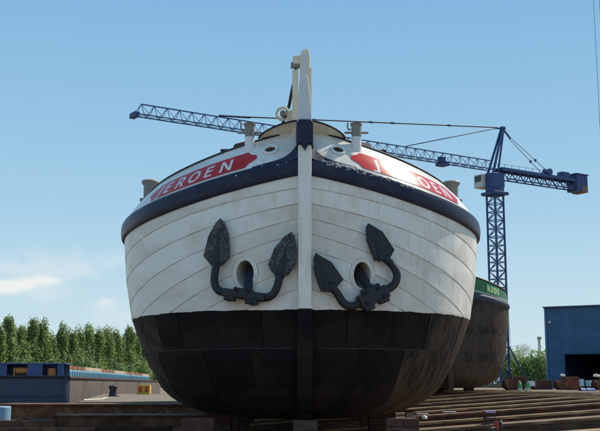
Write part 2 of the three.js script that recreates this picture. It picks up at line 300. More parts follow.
{ // tight inner shell added behind the plates to stop light, with flat bottom
  const hull = part(ship, 'light_stop_shell', merge([-1, 1].map((sgn) => grid(150, 60, (u, v) => { const p = pOf(u), y = lerp(0.47, rubY(p) + RUB_H, v); return S1.raw(sgn, p, y).addScaledVector(S1.normal(sgn, p, y), -0.022); }, { skip: inHawseWide, uv: (u, v, p) => [p.z + p.x, p.y] }))
    .concat([grid(60, 2, (u, v) => { const a = S1.raw(1, pOf(u), 0.47); return new THREE.Vector3(lerp(-a.x, a.x, v), 0.468, a.z); }, { uv: (u, v, p) => [p.x, p.z] })])), M.tar);
  // lapped white strakes above the painted waterline
  const stemY = [4.42, 3.97, 3.73, 3.50, 3.27, 3.03, 2.76, 2.44, 2.10], limbY = [3.75, 3.08, 2.66, 2.2, 1.75, 1.3, 0.9, 0.6, 0.3];
  const seamY = (k, p) => (k === 0 ? rubY(p) + 0.1 : Math.min(lerp(limbY[k], stemY[k], Math.pow(qOf(p), 0.7)), rubY(p)));
  for (const sgn of [-1, 1]) for (let k = 0; k < 8; k++) {
    let end = 2; for (let i = 0; i <= 200; i++) if (seamY(k, i / 100) < WL + 0.012) { end = i / 100; break; }
    if (end < 0.03) continue;
    const pp = (u) => (end > 1 ? Math.min(end, pOf(u)) : u * end);
    const lo = (p) => Math.max(wl(sgn, p), seamY(k + 1, p)), hi = (p) => Math.max(lo(p) + 0.001, seamY(k, p) - 0.004);
    const nu = Math.round(130 * Math.min(1, end)) + 14;
    const strake = part(ship, 'strake', grid(nu, 8, (u, v) => { const p = pp(u), y = lerp(lo(p), hi(p), v); return S1.at(sgn, p, y, 0.0035 * (1 - v) + 0.001); }, { skip: inHawse, uv: (u, v, p) => [sgn * 7 + p.x - p.z * 1.0 + k * 0.37, p.y + k * 0.61] }), M.white);
    strake.userData.side = sgn < 0 ? 'port' : 'starboard';
    // lower lip of the lap with its line of rust
    if (k < 7) part(strake, 'rusty_seam', grid(nu, 1, (u, v) => { const p = pp(u), y = lo(p), r = y > wl(sgn, p) + 0.004 ? 0.003 + 0.008 * vnoise(p * 40 + k * 9, sgn * 5 + 9, 4096, 77) : 0.0; return S1.at(sgn, p, y - 0.001 + (v - 0.5) * r * 1.6, 0.0044 - v * 0.0005 + 0.0004); }, { skip: inHawse, uv: (u, v, p) => [p.x * 3, p.y * 3 + k] }), M.seam);
  }
  // black bottom plates, two rows, butted with open joints
  const cuts = [[0, 0.115, 0.27, 0.43, 0.56, 0.68, 0.80, 0.93, 1.2, 1.5, 1.8, 2], [0, 0.16, 0.34, 0.50, 0.62, 0.74, 0.87, 1.05, 1.35, 1.65, 2]];
  const joint = 1.52;
  for (const sgn of [-1, 1]) cuts.forEach((row, r) => {
    for (let i = 0; i + 1 < row.length; i++) {
      const a = row[i] + 0.0009, b = row[i + 1] - 0.0009, y0 = r ? 0.475 : joint + 0.003, y1 = r ? joint - 0.003 : WL - 0.002;
      part(ship, 'bottom_plate', grid(Math.max(4, Math.ceil((b - a) * 60)), r ? 22 : 8, (u, v) => { const p = lerp(a, b, u); return S1.at(sgn, p, lerp(y0, r ? y1 : wl(sgn, p) - 0.001, v), 0.004 * ((i + r) % 2) + 0.002); }, { uv: (u, v, p) => [p.x - p.z + i * 0.7, p.y + r * 0.9] }), row[i] > (sgn > 0 ? 0.6 : 0.7) ? M.brownAndBounce : row[i] > (sgn > 0 ? 0.3 : 0.5) ? M.bouncePatchy : M.tar);  // browner plates toward the sides paint in light bounced off the ground
    }
    // weld bead along the joint
    if (r === 0) part(ship, 'weld_seam', grid(140, 1, (u, v) => { const p = lerp(0.03, 1.2, u); return S1.at(sgn, p, joint - 0.004 + v * 0.012 + 0.004 * vnoise(p * 60, 3, 4096, 5), 0.011); }, { uv: (u, v, p) => [p.x * 2, p.y * 2] }), plain(0.03, 0.028, 0.027, 0.7));
  });
  // rubbing strake
  for (const sgn of [-1, 1]) {
    const prof = [[-0.02, 0], [0.026, 0.004], [0.045, 0.03], [0.058, 0.1], [0.058, 0.19], [0.045, 0.255], [0.026, 0.286], [-0.02, 0.292]];
    part(ship, 'rubbing_strake', grid(170, 7, (u, v) => { const p = pOf(u), q = prof[Math.round(v * 7)], y = rubY(p) + q[1] * (RUB_H / 0.292), at0 = S1.at(sgn, p, rubY(p) + 0.14, 0); const n = S1.normal(sgn, p, y); return new THREE.Vector3(at0.x, y, at0.z).addScaledVector(n, q[0]); }, { uv: (u, v, p) => [p.x - p.z, v * 0.6] }), M.navy);
    const cr = rng(300 + sgn), chips = [];     // chipped paint along the upper edge
    for (let i = 0; i < (sgn > 0 ? 110 : 6); i++) {
      const p0 = 0.04 + 0.5 * cr() * cr(), w = 0.001 + 0.006 * cr() * cr(), y0 = 0.215 + 0.075 * cr(), h = 0.004 + 0.018 * cr(), n = 7, off = (y) => interp([[0, 0.058], [0.19, 0.058], [0.255, 0.045], [0.286, 0.026], [0.4, 0.0]], y) + 0.003;
      const pts = Array.from({ length: n }, (_, k) => { const a = k / n * 6.283, m = 0.5 + 0.8 * cr(); return [p0 + w * Math.cos(a) * m, Math.min(0.29, y0 + h * Math.sin(a) * m)]; }).map(([p, y]) => { const b = S1.at(sgn, p, rubY(p) + 0.14, 0); return new THREE.Vector3(b.x, rubY(p) + y, b.z).addScaledVector(S1.normal(sgn, p, 3.8), off(y)); });
      const c = pts.reduce((m, v) => m.add(v), new THREE.Vector3()).multiplyScalar(1 / n), P = []; for (let k = 0; k < n; k++) P.push(c, pts[k], pts[(k + 1) % n]);
      const g = new THREE.BufferGeometry(); g.setAttribute('position', new THREE.Float32BufferAttribute(P.flatMap((v) => v.toArray()), 3)); g.computeVertexNormals(); chips.push(g);
    }
    part(ship, 'chipped_paint', mergeGeometries(chips), plain(0.5, 0.48, 0.45, 0.8)).userData.kind = 'stuff';
  }
  // bulwark plating
  for (const sgn of [-1, 1]) {
    const b = part(ship, 'bulwark', grid(220, 16, (u, v) => bul(sgn, pOf(u, 0.85), v), { skip: inLead, uv: (u, v, p) => [p.x - p.z + 3, p.y * 1.2] }), M.bulwark);
    part(b, 'bulwark_inner_face', grid(220, 16, (u, v) => bul(sgn, pOf(u, 0.85), lerp(0.02, 1, v), -0.02), { skip: inLead, uv: (u, v, p) => [p.x - p.z, p.y] }), M.cream);
    part(ship, 'cap_rail', grid(170, 5, (u, v) => { const p = pOf(u), a = v * Math.PI * 2, o = bul(sgn, p, 1), n = S1.normal(sgn, p, 4.4); o.addScaledVector(n, 0.026 * Math.cos(a) - 0.004); o.y += 0.018 * Math.sin(a) + 0.012; return o; }), M.black);
  }
  // black paint sweeping up to the stem above the rubbing strake (a fairing plate)
  for (const sgn of [-1, 1]) part(ship, 'stem_fairing', grid(26, 8, (u, v) => { const p = 0.006 + u * 0.13, top = 0.02 + 1.0 * Math.exp(-p * 62) + 0.02 * (1 - u); return bul(sgn, p, lerp(-0.1, top, v), 0.01 + 0.07 * Math.exp(-p * 55)); }, { uv: (u, v, p) => [p.x, p.y] }), M.navy);
  // flared collar plate at the head of the bulwark
  const collarAt = (x, v, off = 0) => {                  // x across in metres, v up the flare
    const lim = x < 0 ? 0.72 : 0.66, a = Math.abs(x) / lim, h = Math.pow(Math.max(0, 1 - a * a), 0.75);
    const sgn = x < 0 ? -1 : 1; let lo = 0, hi = 0.5; for (let i = 0; i < 18; i++) { const m = (lo + hi) / 2; if (Math.abs(bul(sgn, m, 1).x) < Math.abs(x)) lo = m; else hi = m; }
    const o = bul(sgn, lo, 1), n = S1.normal(sgn, lo, 4.5); o.x = x; o.y = lerp(o.y, 4.87, 0.6) + 0.01; o.addScaledVector(n, 0.22 * h * v + off); o.y += 0.165 * h * v; return o;
  };
  const collar = part(ship, 'bow_collar', grid(60, 6, (u, v) => collarAt(lerp(-0.72, 0.66, u), v), { uv: (u, v, p) => [p.x, p.y] }), M.cream);
  part(collar, 'collar_back', grid(60, 2, (u, v) => collarAt(lerp(-0.72, 0.66, u), v, -0.02)), M.cream);
  part(collar, 'collar_rim', tube(Array.from({ length: 31 }, (_, i) => collarAt(lerp(-0.72, 0.66, i / 30), 1).toArray()), 0.016, 60, 6), M.black);
  // deck
  part(ship, 'deck', grid(60, 4, (u, v) => { const p = pOf(u), a = bul(1, p, 0.1, -0.05); return new THREE.Vector3(lerp(-a.x, a.x, v), a.y - 0.02, a.z); }, { uv: (u, v, p) => [p.x, p.z] }), plain(0.2, 0.2, 0.19, 0.8));
  // hawse pipes
  for (const h of hawse) {
    const g = new THREE.Group(); g.name = 'hawse_pipe'; g.applyMatrix4(h.m); ship.add(g);
    const ring = (a) => [Math.cos(a * 2 * Math.PI), Math.sin(a * 2 * Math.PI)];
    part(g, 'flange', grid(40, 8, (u, v) => { const [c, s] = ring(u), b = v * Math.PI, r = 0.034; return new THREE.Vector3(c * (h.rx + r * 0.6 - r * Math.cos(b)), s * (h.ry + r * 0.6 - r * Math.cos(b)), 0.003 + 0.007 * Math.sin(b)); }), M.white);
    part(g, 'pipe', grid(40, 6, (u, v) => { const [c, s] = ring(u), k = 1 - 0.25 * v; return new THREE.Vector3(c * (h.rx + 0.004) * k, s * (h.ry + 0.004) * k + v * 0.1, 0.012 - v * 0.34); }, { uv: (u, v, p) => [u * 1.1, v * 0.4] }), M.white);
    part(g, 'pipe_bottom', grid(24, 3, (u, v) => { const [c, s] = ring(u); return new THREE.Vector3(c * h.rx * 0.76 * v, s * h.ry * 0.76 * v + 0.1, -0.325); }), M.galv);
  }
  for (const h of lead) {
    const g = new THREE.Group(); g.name = 'fairlead'; g.applyMatrix4(h.m); ship.add(g);
    const ring = (a) => [Math.cos(a * 2 * Math.PI), Math.sin(a * 2 * Math.PI)];
    part(g, 'rim', grid(36, 8, (u, v) => { const [c, s] = ring(u), b = v * Math.PI, r = 0.026; return new THREE.Vector3(c * (h.rx + r * 0.3 - r * Math.cos(b)), s * (h.ry + r * 0.3 - r * Math.cos(b)), 0.03 * Math.sin(b)); }), M.whiteClean);
    part(g, 'throat', grid(36, 3, (u, v) => { const [c, s] = ring(u); return new THREE.Vector3(c * h.rx * (1 + 0.1 * v), s * h.ry * (1 + 0.1 * v), 0.01 - v * 0.26); }), M.galv);
    part(g, 'throat_back', grid(24, 2, (u, v) => { const [c, s] = ring(u); return new THREE.Vector3(c * h.rx * 1.1 * v, s * h.ry * 1.1 * v, -0.24); }), M.black);  // black disc added so the hole looks dark inside
  }
  // stem bar: white above the waterline, black below, with its black cap
  const keelTop = 0.55;
  part(ship, 'stem_bar', box(0.205, 2.5, 0.34, 0, WL + 1.25, -0.0, 0.02), M.white);
  part(ship, 'stem_foot', triUV(extrude([[0.165, WL - 0.004], [-0.15, WL - 0.004], [-0.3, 0.47], [-0.6, 0.47], [-0.3, 0.54], [-0.06, 0.8], [0.08, 1.1], [0.165, 1.4]].map(([z, y]) => [-z, y]).reverse(), 0.205, 0.012).rotateY(Math.PI / 2).translate(-0.1025, 0, 0)), M.tar);
  const cap = part(ship, 'stem_cap', triUV(extrude([[-0.128, 4.93], [-0.09, 4.985], [0.09, 4.985], [0.128, 4.93], [0.128, 4.58], [0.1, 4.585], [0.07, 4.615], [0, 4.5], [-0.07, 4.615], [-0.1, 4.585], [-0.128, 4.58]].reverse(), 0.5, 0.02).translate(0, 0, -0.3)), M.navy);
  // stem head post above the cap
  const post = new THREE.Group(); post.name = 'stem_post'; ship.add(post);
  part(post, 'front_blade', triUV(extrude([[-0.118, 4.95], [-0.112, 5.2], [-0.085, 5.6], [-0.055, 5.70], [0.03, 5.72], [0.05, 5.66], [0.095, 5.3], [0.115, 4.95]].reverse(), 0.12, 0.018).translate(0.0, 0, 0.0)), M.greyPaint);
  part(post, 'back_post', triUV(extrude([[-0.085, 4.3], [-0.085, 6.15], [-0.055, 6.24], [0.0, 6.28], [0.05, 6.265], [0.075, 6.18], [0.075, 4.3]].reverse(), 0.13, 0.018).translate(0.02, 0, -0.42)), M.oldCream);
  part(post, 'front_strip', box(0.07, 0.62, 0.03, 0.005, 5.87, -0.26, 0.008), M.greyPaint);
  part(post, 'side_plate', box(0.05, 1.6, 0.2, 0.098, 5.16, -0.36, 0.012), M.oldCream);
  part(post, 'side_plate', box(0.09, 1.66, 0.16, -0.14, 5.12, -0.42, 0.012), M.oldCream);
  part(post, 'roller_bracket', box(0.14, 0.17, 0.18, -0.11, 6.1, -0.4, 0.03), M.oldCream);
  part(post, 'roller', rod([-0.21, 6.02, -0.36], [-0.04, 6.02, -0.36], 0.05, 14), M.galv);
  part(post, 'hanging_rope', tube([[-0.12, 6.04, -0.36], [-0.15, 5.84, -0.5], [-0.2, 5.6, -0.55], [-0.24, 5.4, -0.58], [-0.33, 5.14, -0.6], [-0.43, 4.86, -0.62]], 0.026, 30, 8), M.black);
  const sheave = new THREE.Group(); sheave.name = 'sheave'; sheave.position.set(-0.335, 5.26, -0.5); post.add(sheave);
  part(sheave, 'wheel_rim', new THREE.TorusGeometry(0.1, 0.022, 8, 28), M.oldCream);
  part(sheave, 'hub', rod([0, 0, -0.06], [0, 0, 0.06], 0.045, 16), M.galv);
  part(post, 'sheave_arm', bar([-0.335, 5.26, -0.55], [-0.16, 5.3, -0.5], 0.05), M.oldCream);
  part(post, 'sheave_strut', box(0.1, 1.0, 0.1, -0.22, 4.75, -0.52, 0.012), M.oldCream);
  // bitts on the foredeck
  for (const sgn of [-1, 1]) {
    const g = new THREE.Group(); g.name = 'mooring_bitt'; const o = bul(sgn, sgn < 0 ? 0.163 : 0.157, 0.86); g.position.set(o.x, o.y, o.z + 0.02); ship.add(g);
    part(g, 'white_base', new THREE.CylinderGeometry(0.076, 0.082, 0.42, 22).translate(0, -0.06, 0), M.whiteClean);
    part(g, 'grey_head', new THREE.CylinderGeometry(0.084, 0.076, 0.2, 22).translate(0, 0.25, 0), M.galv);
    part(g, 'head_plate', new THREE.CylinderGeometry(0.095, 0.095, 0.028, 22).translate(0, 0.362, 0), M.galv);
    part(g, 'cross_pin', rod([-0.19, 0.225, 0], [0.19, 0.225, 0], 0.018, 10), M.galv);
    part(g, 'hook', tube([[-0.09, 0.28, 0.02], [-0.125, 0.27, 0.02], [-0.14, 0.31, 0.02], [-0.135, 0.38, 0.02]], 0.014, 12, 6), M.galv);
    part(ship, 'mooring_roller', rod([o.x - 0.03, o.y + 0.02, o.z - 0.25], [o.x + 0.2 * -sgn * -1, o.y + 0.0, o.z - 0.35], 0.14, 20), M.rustDark);
    const c = bul(sgn, 0.27, 1); part(ship, 'cleat', merge([rod([c.x - 0.06, c.y + 0.05, c.z - 0.05], [c.x + 0.06, c.y + 0.05, c.z - 0.05], 0.024, 8), rod([c.x, c.y - 0.04, c.z - 0.05], [c.x, c.y + 0.05, c.z - 0.05], 0.02, 8)]), M.black);
    // stout grey double bollards farther aft
    const b = bul(sgn, 0.86, 0.98), bg = new THREE.Group(); bg.name = 'deck_bollard'; bg.position.set(b.x, b.y - 0.05, b.z); ship.add(bg);
    for (const dz of [0, -0.45]) part(bg, 'post', new THREE.LatheGeometry([[0.001, 0.34], [0.14, 0.335], [0.155, 0.31], [0.15, 0.28], [0.115, 0.24], [0.112, 0], [0.15, -0.04]].map(([r, y]) => new THREE.Vector2(r, y)), 24).translate(0, 0, dz), M.galv);
    part(bg, 'base', box(0.3, 0.06, 0.85, 0, -0.05, -0.22, 0.01), M.galv);
  }
  part(ship, 'hatch_dome', new THREE.SphereGeometry(0.36, 28, 14, 0, Math.PI * 2, 0, Math.PI / 2).scale(1, 0.75, 1).translate(-1.28, 4.58, -1.5), M.oldCream);
}
// name panels: the letters are flat paint on red panels
for (const sgn of [-1, 1]) {
  const c = document.createElement('canvas'); c.width = 1400; c.height = 200; const x = c.getContext('2d');
  x.fillStyle = '#c0272b'; x.fillRect(0, 0, 1400, 200); const r = rng(7 + sgn);
  for (let i = 0; i < 900; i++) { x.fillStyle = r() < 0.5 ? 'rgba(150,22,26,0.10)' : 'rgba(226,92,84,0.10)'; x.beginPath(); x.ellipse(r() * 1400, r() * 200, 6 + r() * 46, 2 + r() * 9, 0, 0, 7); x.fill(); }
  for (let i = 0; i < 90; i++) { x.fillStyle = 'rgba(225,190,184,0.35)'; x.fillRect(r() * 1400, r() * 200, 1 + r() * 5, 1 + r() * 3); }
  x.font = '182px sans-serif'; x.lineWidth = 7; x.strokeStyle = '#dcdcd8'; x.textBaseline = 'middle'; x.textAlign = 'center';
  const spots = sgn < 0 ? [215, 340, 530, 720, 895, 1090] : [255, 420, 610, 800, 970, 1150];
  [...'JEROEN'].forEach((ch, i) => { x.save(); x.translate(spots[i], 106); x.scale(1.16, 0.98); x.fillStyle = '#dcdcd8'; x.fillText(ch, 0, 0); x.strokeText(ch, 0, 0); x.restore(); });
  const tex = new THREE.CanvasTexture(c); tex.colorSpace = THREE.SRGBColorSpace; tex.magFilter = THREE.LinearFilter; tex.anisotropy = 8;
  const half = (u) => { const d = Math.min(u, 1 - u); return d < 0.05 ? 0.55 * Math.sqrt(d / 0.05) : d < 0.075 ? lerp(0.55, 1, (d - 0.05) / 0.025) : 1; };
  const [pa, pb] = sgn < 0 ? [0.125, 0.585] : [0.122, 0.61];
  const panel = part(ship, 'name_panel', grid(110, 10, (u, v) => { const p = sgn < 0 ? lerp(pb, pa, u) : lerp(pa, pb, u), w = 0.345 + (v - 0.5) * 0.55 * half(u); return bul(sgn, p, w, 0.008); }, { uv: (u, v) => [u, 0.5 + (v - 0.5) * half(u)] }), phys({ map: tex, roughness: 0.22, specularIntensity: 0.4, bumpMap: BUMP.fine, bumpScale: 0.001 }));
  panel.userData.label = 'red name panel with white letters';
}

// ------------------------------------------------------------------ bow anchors
function anchor(sgn, label, spec) {
  const g = thing('bow_anchor', label, 'anchor', [0, 0, 0], 0, 'anchors housed on the bow of the white barge');
  const shipM = new THREE.Matrix4().makeRotationY(shipTurn).setPosition(...SHIP);
  const h = hawse[sgn < 0 ? 0 : 1], m = shipM.clone().multiply(h.m); g.applyMatrix4(m);
  const k = spec.scale, [cx, cy] = spec.centre, P = ([x, y]) => [(x - cx) * k, -(y - cy) * k];
  const lift = 0.07;
  for (const f of spec.flukes) {
    const pts = f.outline.map(P); if (THREE.ShapeUtils.isClockWise(pts.map(([x, y]) => new THREE.Vector2(x, y)))) pts.reverse();
    const fl = part(g, 'fluke', triUV(extrude(pts, 0.045, 0.02).translate(0, 0, lift - 0.015)), spec.flukeMat);
    const [a, b] = f.rib.map(P), n = 8, A = new THREE.Vector2(...a), B = new THREE.Vector2(...b), t = B.clone().sub(A).normalize(), s = new THREE.Vector2(-t.y, t.x);
    part(fl, 'fluke_rib', grid(n, 6, (u, v) => { const w = lerp(0.075, 0.022, u), q = A.clone().lerp(B, u).addScaledVector(s, Math.cos(v * Math.PI) * w); return new THREE.Vector3(q.x, q.y, lift + 0.018 + Math.sin(v * Math.PI) * lerp(0.07, 0.02, u)); }), M.iron);
    part(g, 'arm', tube(f.arm.map((q) => [...P(q), lift + 0.03]), 0.062, 30, 12), M.iron);
    for (const e of [f.arm[0], f.arm[f.arm.length - 1]]) part(g, 'arm_end', new THREE.SphereGeometry(0.066, 14, 10).translate(...P(e), lift + 0.03), M.iron);
  }
  const [c0, c1] = spec.crown.map(P), ang = Math.atan2(c1[1] - c0[1], c1[0] - c0[0]), L = Math.hypot(c1[0] - c0[0], c1[1] - c0[1]);
  const cr = part(g, 'crown', box(L, spec.thick, 0.17, 0, 0, 0, 0.03), M.iron, [(c0[0] + c1[0]) / 2, (c0[1] + c1[1]) / 2, lift + 0.04], [0, 0, ang]);
  for (const [lx, ly, w, hh] of spec.lugs) part(cr, 'crown_lug', box(w, hh, 0.14, lx * L, ly, 0.01, 0.02), M.iron);
  for (const [lx, ly] of spec.bolts) part(cr, 'bolt', rod([lx * L, ly, 0.02], [lx * L, ly, 0.11], 0.03, 8), M.iron);
  const [s0, s1] = spec.shank.map(P); part(g, 'shank', bar([s1[0], s1[1], lift + 0.03], [s0[0], s0[1], -0.2], 0.13, 0.1), M.iron);
  return g;
}
anchor(-1, 'upright dark anchor with mottled grey flukes on the white bow', {
  centre: [195, 265], scale: 0.0037, flukeMat: M.ironPale, thick: 0.13,
  flukes: [
    { outline: [[95, 36], [112, 52], [130, 105], [137, 195], [105, 232], [58, 230], [24, 190], [45, 108], [76, 54]], rib: [[80, 232], [96, 48]], arm: [[82, 222], [74, 268], [75, 308], [92, 334], [135, 346]] },
    { outline: [[395, 102], [408, 118], [417, 175], [413, 232], [384, 276], [342, 292], [314, 262], [299, 234], [326, 166], [366, 122]], rib: [[346, 288], [392, 112]], arm: [[348, 282], [338, 322], [322, 352], [296, 366], [262, 364]] },
  ],
  crown: [[112, 342], [290, 368]], shank: [[205, 232], [214, 345]],
  lugs: [[-0.32, -0.07, 0.17, 0.09], [0.2, -0.08, 0.19, 0.1], [0.0, 0.06, 0.26, 0.07]], bolts: [[-0.18, 0.07], [0.12, 0.075], [-0.32, -0.1], [0.22, -0.11]],
});
anchor(1, 'plain black anchor hanging tilted on the white bow', {
  centre: [265, 272], scale: 0.0037, flukeMat: M.iron, thick: 0.2,
  flukes: [
    { outline: [[284, 60], [300, 68], [345, 92], [397, 166], [368, 216], [310, 212], [278, 130], [275, 78]], rib: [[345, 212], [290, 74]], arm: [[356, 204], [390, 236], [406, 272], [394, 308], [352, 338]] },
    { outline: [[60, 190], [76, 200], [126, 226], [176, 294], [128, 348], [82, 345], [56, 270], [52, 208]], rib: [[112, 342], [66, 204]], arm: [[122, 322], [148, 352], [176, 390], [208, 402], [262, 380]] },
  ],
  crown: [[238, 388], [362, 336]], shank: [[242, 224], [304, 352]],
  lugs: [[-0.26, -0.12, 0.17, 0.1], [0.26, -0.1, 0.17, 0.1], [0.0, 0.12, 0.3, 0.09]], bolts: [[-0.2, 0.1], [0.2, 0.1], [-0.3, -0.05], [0.3, -0.05]],
});

// ------------------------------------------------------------------ the dark barge with the green bow
{
  const C2 = [7.45, 0, -50];
  const H2 = hullShape({ beam: [[0.78, 1.7], [0.85, 2.2], [1.0, 2.6], [1.25, 2.95], [1.8, 3.25], [2.8, 3.47], [4, 3.57], [6.5, 3.6]], bowLen: [[0.8, 4.2], [5, 3.6]], foot: [[0.78, 0.8], [1.2, 0.2], [2, 0]], exp: 2.1, side: 26 });
  const g = thing('river_barge', 'dark hulled barge with green bow band standing behind the white barge on the slipway', 'barge', C2);
  const r2 = (p) => 4.85 + 0.4 * qOf(p), rh = (p) => 0.28 + 0.26 * qOf(p), bh = (p) => 0.58 + 0.36 * qOf(p);
  const green = std({ map: T.white, color: rgb(0.045, 0.21, 0.075), roughness: 0.45 });
  for (const s of [-1, 1]) {
    const cuts = [0, 0.2, 0.42, 0.62, 0.82, 1.1, 1.4, 1.7, 2], rows = [0.8, 2.1, 3.5, 0];
    for (let j = 0; j < 3; j++) for (let i = 0; i + 1 < cuts.length; i++) part(g, 'hull_plate', grid(12, 8, (u, v) => { const p = lerp(cuts[i] + 0.001, cuts[i + 1] - 0.001, u), y = lerp(rows[j] + 0.004, j === 2 ? r2(p) + 0.05 : rows[j + 1] - 0.004, v); return H2.at(s, p, y, 0.004 * ((i + j) % 2)); }, { uv: (u, v, p) => [p.x - p.z + i, p.y + j * 0.7] }), M.brownAndBounce);
    part(g, 'rubbing_strake', grid(90, 6, (u, v) => { const p = pOf(u), y = r2(p) + rh(p) * v, n = H2.normal(s, p, y); return H2.at(s, p, r2(p)).setY(y).addScaledVector(n, 0.1 * Math.pow(Math.sin(v * Math.PI), 0.4)); }, { uv: (u, v, p) => [p.x - p.z, v] }), std({ map: T.navy, color: rgb(1.8, 1.8, 1.4), roughness: 0.6 }));
    const b = part(g, 'bulwark', grid(110, 4, (u, v) => { const p = pOf(u), y = r2(p) + rh(p) + bh(p) * v; return H2.at(s, p, 5, 0).setY(y).addScaledVector(H2.normal(s, p, 5), -0.06 * v); }, { uv: (u, v, p) => [p.x - p.z, p.y] }), green);
    part(b, 'white_line', grid(90, 1, (u, v) => { const p = pOf(u), y = r2(p) + rh(p) + 0.05 + 0.05 * v; return H2.at(s, p, 5, 0.004).setY(y); }), plain(0.6, 0.6, 0.55));
    part(g, 'cap_rail', grid(90, 6, (u, v) => { const p = pOf(u), a = v * 2 * Math.PI, y = r2(p) + rh(p) + bh(p) + 0.05 * Math.sin(a); return H2.at(s, p, 5, -0.06 + 0.05 * Math.cos(a)).setY(y); }), M.black);
  }
  part(g, 'deck', grid(50, 2, (u, v) => { const p = pOf(u), a = H2.raw(1, p, 5); return new THREE.Vector3(lerp(-a.x + 0.03, a.x - 0.03, v), r2(p) + rh(p) + 0.03, a.z + 0.02); }), plain(0.12, 0.13, 0.12));
  part(g, 'light_stop_shell', merge([-1, 1].map((s) => grid(80, 12, (u, v) => { const p = pOf(u), y = lerp(0.82, r2(p) + 0.2, v); return H2.raw(s, p, y).addScaledVector(H2.normal(s, p, y), -0.03); }))), M.brownAndBounce);  // unseen shell added to close light gaps between the plates
  part(g, 'bottom', grid(50, 2, (u, v) => { const p = pOf(u), a = H2.raw(1, p, 0.8); return new THREE.Vector3(lerp(-a.x, a.x, v), 0.8, a.z); }), M.brownAndBounce);
  part(g, 'stem_bar', box(0.22, 5.6, 0.3, 0, 3.5, -0.05, 0.02), M.rustDark);
  const c = document.createElement('canvas'); c.width = 512; c.height = 192; const x = c.getContext('2d');
  x.fillStyle = '#4d9560'; x.fillRect(0, 0, 512, 192); x.fillStyle = '#efe6a6'; x.font = 'bold 168px sans-serif'; x.textAlign = 'center'; x.textBaseline = 'middle'; [...'RIO1'].forEach((ch, i) => x.fillText(ch, [80, 190, 312, 440][i], 100));
  const tex = new THREE.CanvasTexture(c); tex.colorSpace = THREE.SRGBColorSpace; tex.magFilter = THREE.LinearFilter;
  part(g, 'name_panel', grid(20, 2, (u, v) => { const p = lerp(0.36, 0.56, u), y = r2(p) + rh(p) + bh(p) * lerp(0.2, 0.86, v); return H2.at(1, p, 5, 0).setY(y).addScaledVector(H2.normal(1, p, 5), 0.012 - 0.06 * v * 0.7); }), std({ map: tex, roughness: 0.5 })).userData.label = 'yellow letters on the green bow band';
  part(g, 'hanging_rope', rod([3.75, 1.2, -3.4], [3.64, 5.2, -3.4], 0.012, 6), M.galv);
}

// ------------------------------------------------------------------ slipway: inclined beams with tops coloured as sunlit
const rowsZ = [-12.2, -15.6, -19.4, -22.1, -25.8, -28.8, -32.2, -36.5, -41.5, -47.5, -54.5, -62, -71];
{
  const x0 = -5.1, x1 = 8.6, L = Math.hypot(x1 - x0, SLOPE * (x1 - x0));
  const r = rng(5);
  rowsZ.forEach((z, i) => {
    const g = thing('slipway_beam', 'long slipway beam with sunlit top and shaded faces coloured in, under the barges', 'slipway beam', [0, 0, z], 0, 'slipway beams laid side by side');
    const deep = 0.42 + 0.08 * r(), wide = [0.32, 0.5, 0.66, 0.28, 0.6, 0.3, 0.5, 0.26][i % 8] + 0.08 * r(), topM = [M.timberPale, M.timberPale, M.timber, M.timberPale, M.rust][i % 5];
    const n = 5;
    for (let k = 0; k < n; k++) {      // timbers laid end to end along the beam, level part at the yard side included
      const a = lerp(x0, x1, k / n), b = lerp(x0, x1, (k + 1) / n) - 0.015, j = 0.04 * (r() - 0.5);
      part(g, 'timber', bar([a, SLOPE * a - deep / 2 - 0.05 + j, j], [b, SLOPE * b - deep / 2 - 0.05 + j, 0], wide * (0.96 + 0.03 * r()), deep), r() < 0.4 ? M.rustDark : M.timberDark);
    }
    part(g, 'timber', bar([x1, SLOPE * x1 - deep / 2 - 0.05, 0], [15, 0.62 - deep / 2 - 0.05, 0], wide * 0.98, deep), M.timberDark);
    part(g, 'timber', bar([15.02, 0.62 - deep / 2 - 0.05, 0], [24, 0.64 - deep / 2 - 0.05, 0], 0.36, deep), M.timber);
    part(g, 'sunlit_top', merge([bar([x0, SLOPE * x0 - 0.024, 0.02], [x1, SLOPE * x1 - 0.024, 0.02], wide, 0.05), bar([x1, SLOPE * x1 - 0.024, 0.02], [24, 0.617, 0.02], wide, 0.05)]), topM);  // mostly paler than the bodies, to paint sun on the beam tops
  });
  // sleepers and planks lying between the beams
  const mats = [M.timber, M.rustDark, M.timberPale, M.rust];
  for (let i = 0; i < 26; i++) {
    const row = 1 + Math.floor(r() * (rowsZ.length - 2)), z = lerp(rowsZ[row], rowsZ[row + 1], 0.2 + 0.6 * r()), x = lerp(2.2, 13, r()) * (0.55 - z / 60), len = 0.8 + 2.6 * r();
    const y = slipY(x) - 0.16; const w = 0.12 + 0.15 * r(), h = 0.06 + 0.12 * r();
    const p = single('loose_plank', 'short weathered plank or bar lying between the slipway beams', 'plank', box(len, h, w, 0, h / 2, 0, 0.008), mats[Math.floor(r() * 4)], [x, y - 0.1, z], (r() - 0.5) * 0.3, 'planks scattered between the slipway beams');
    p.rotation.z = SLOPE;
  }
}
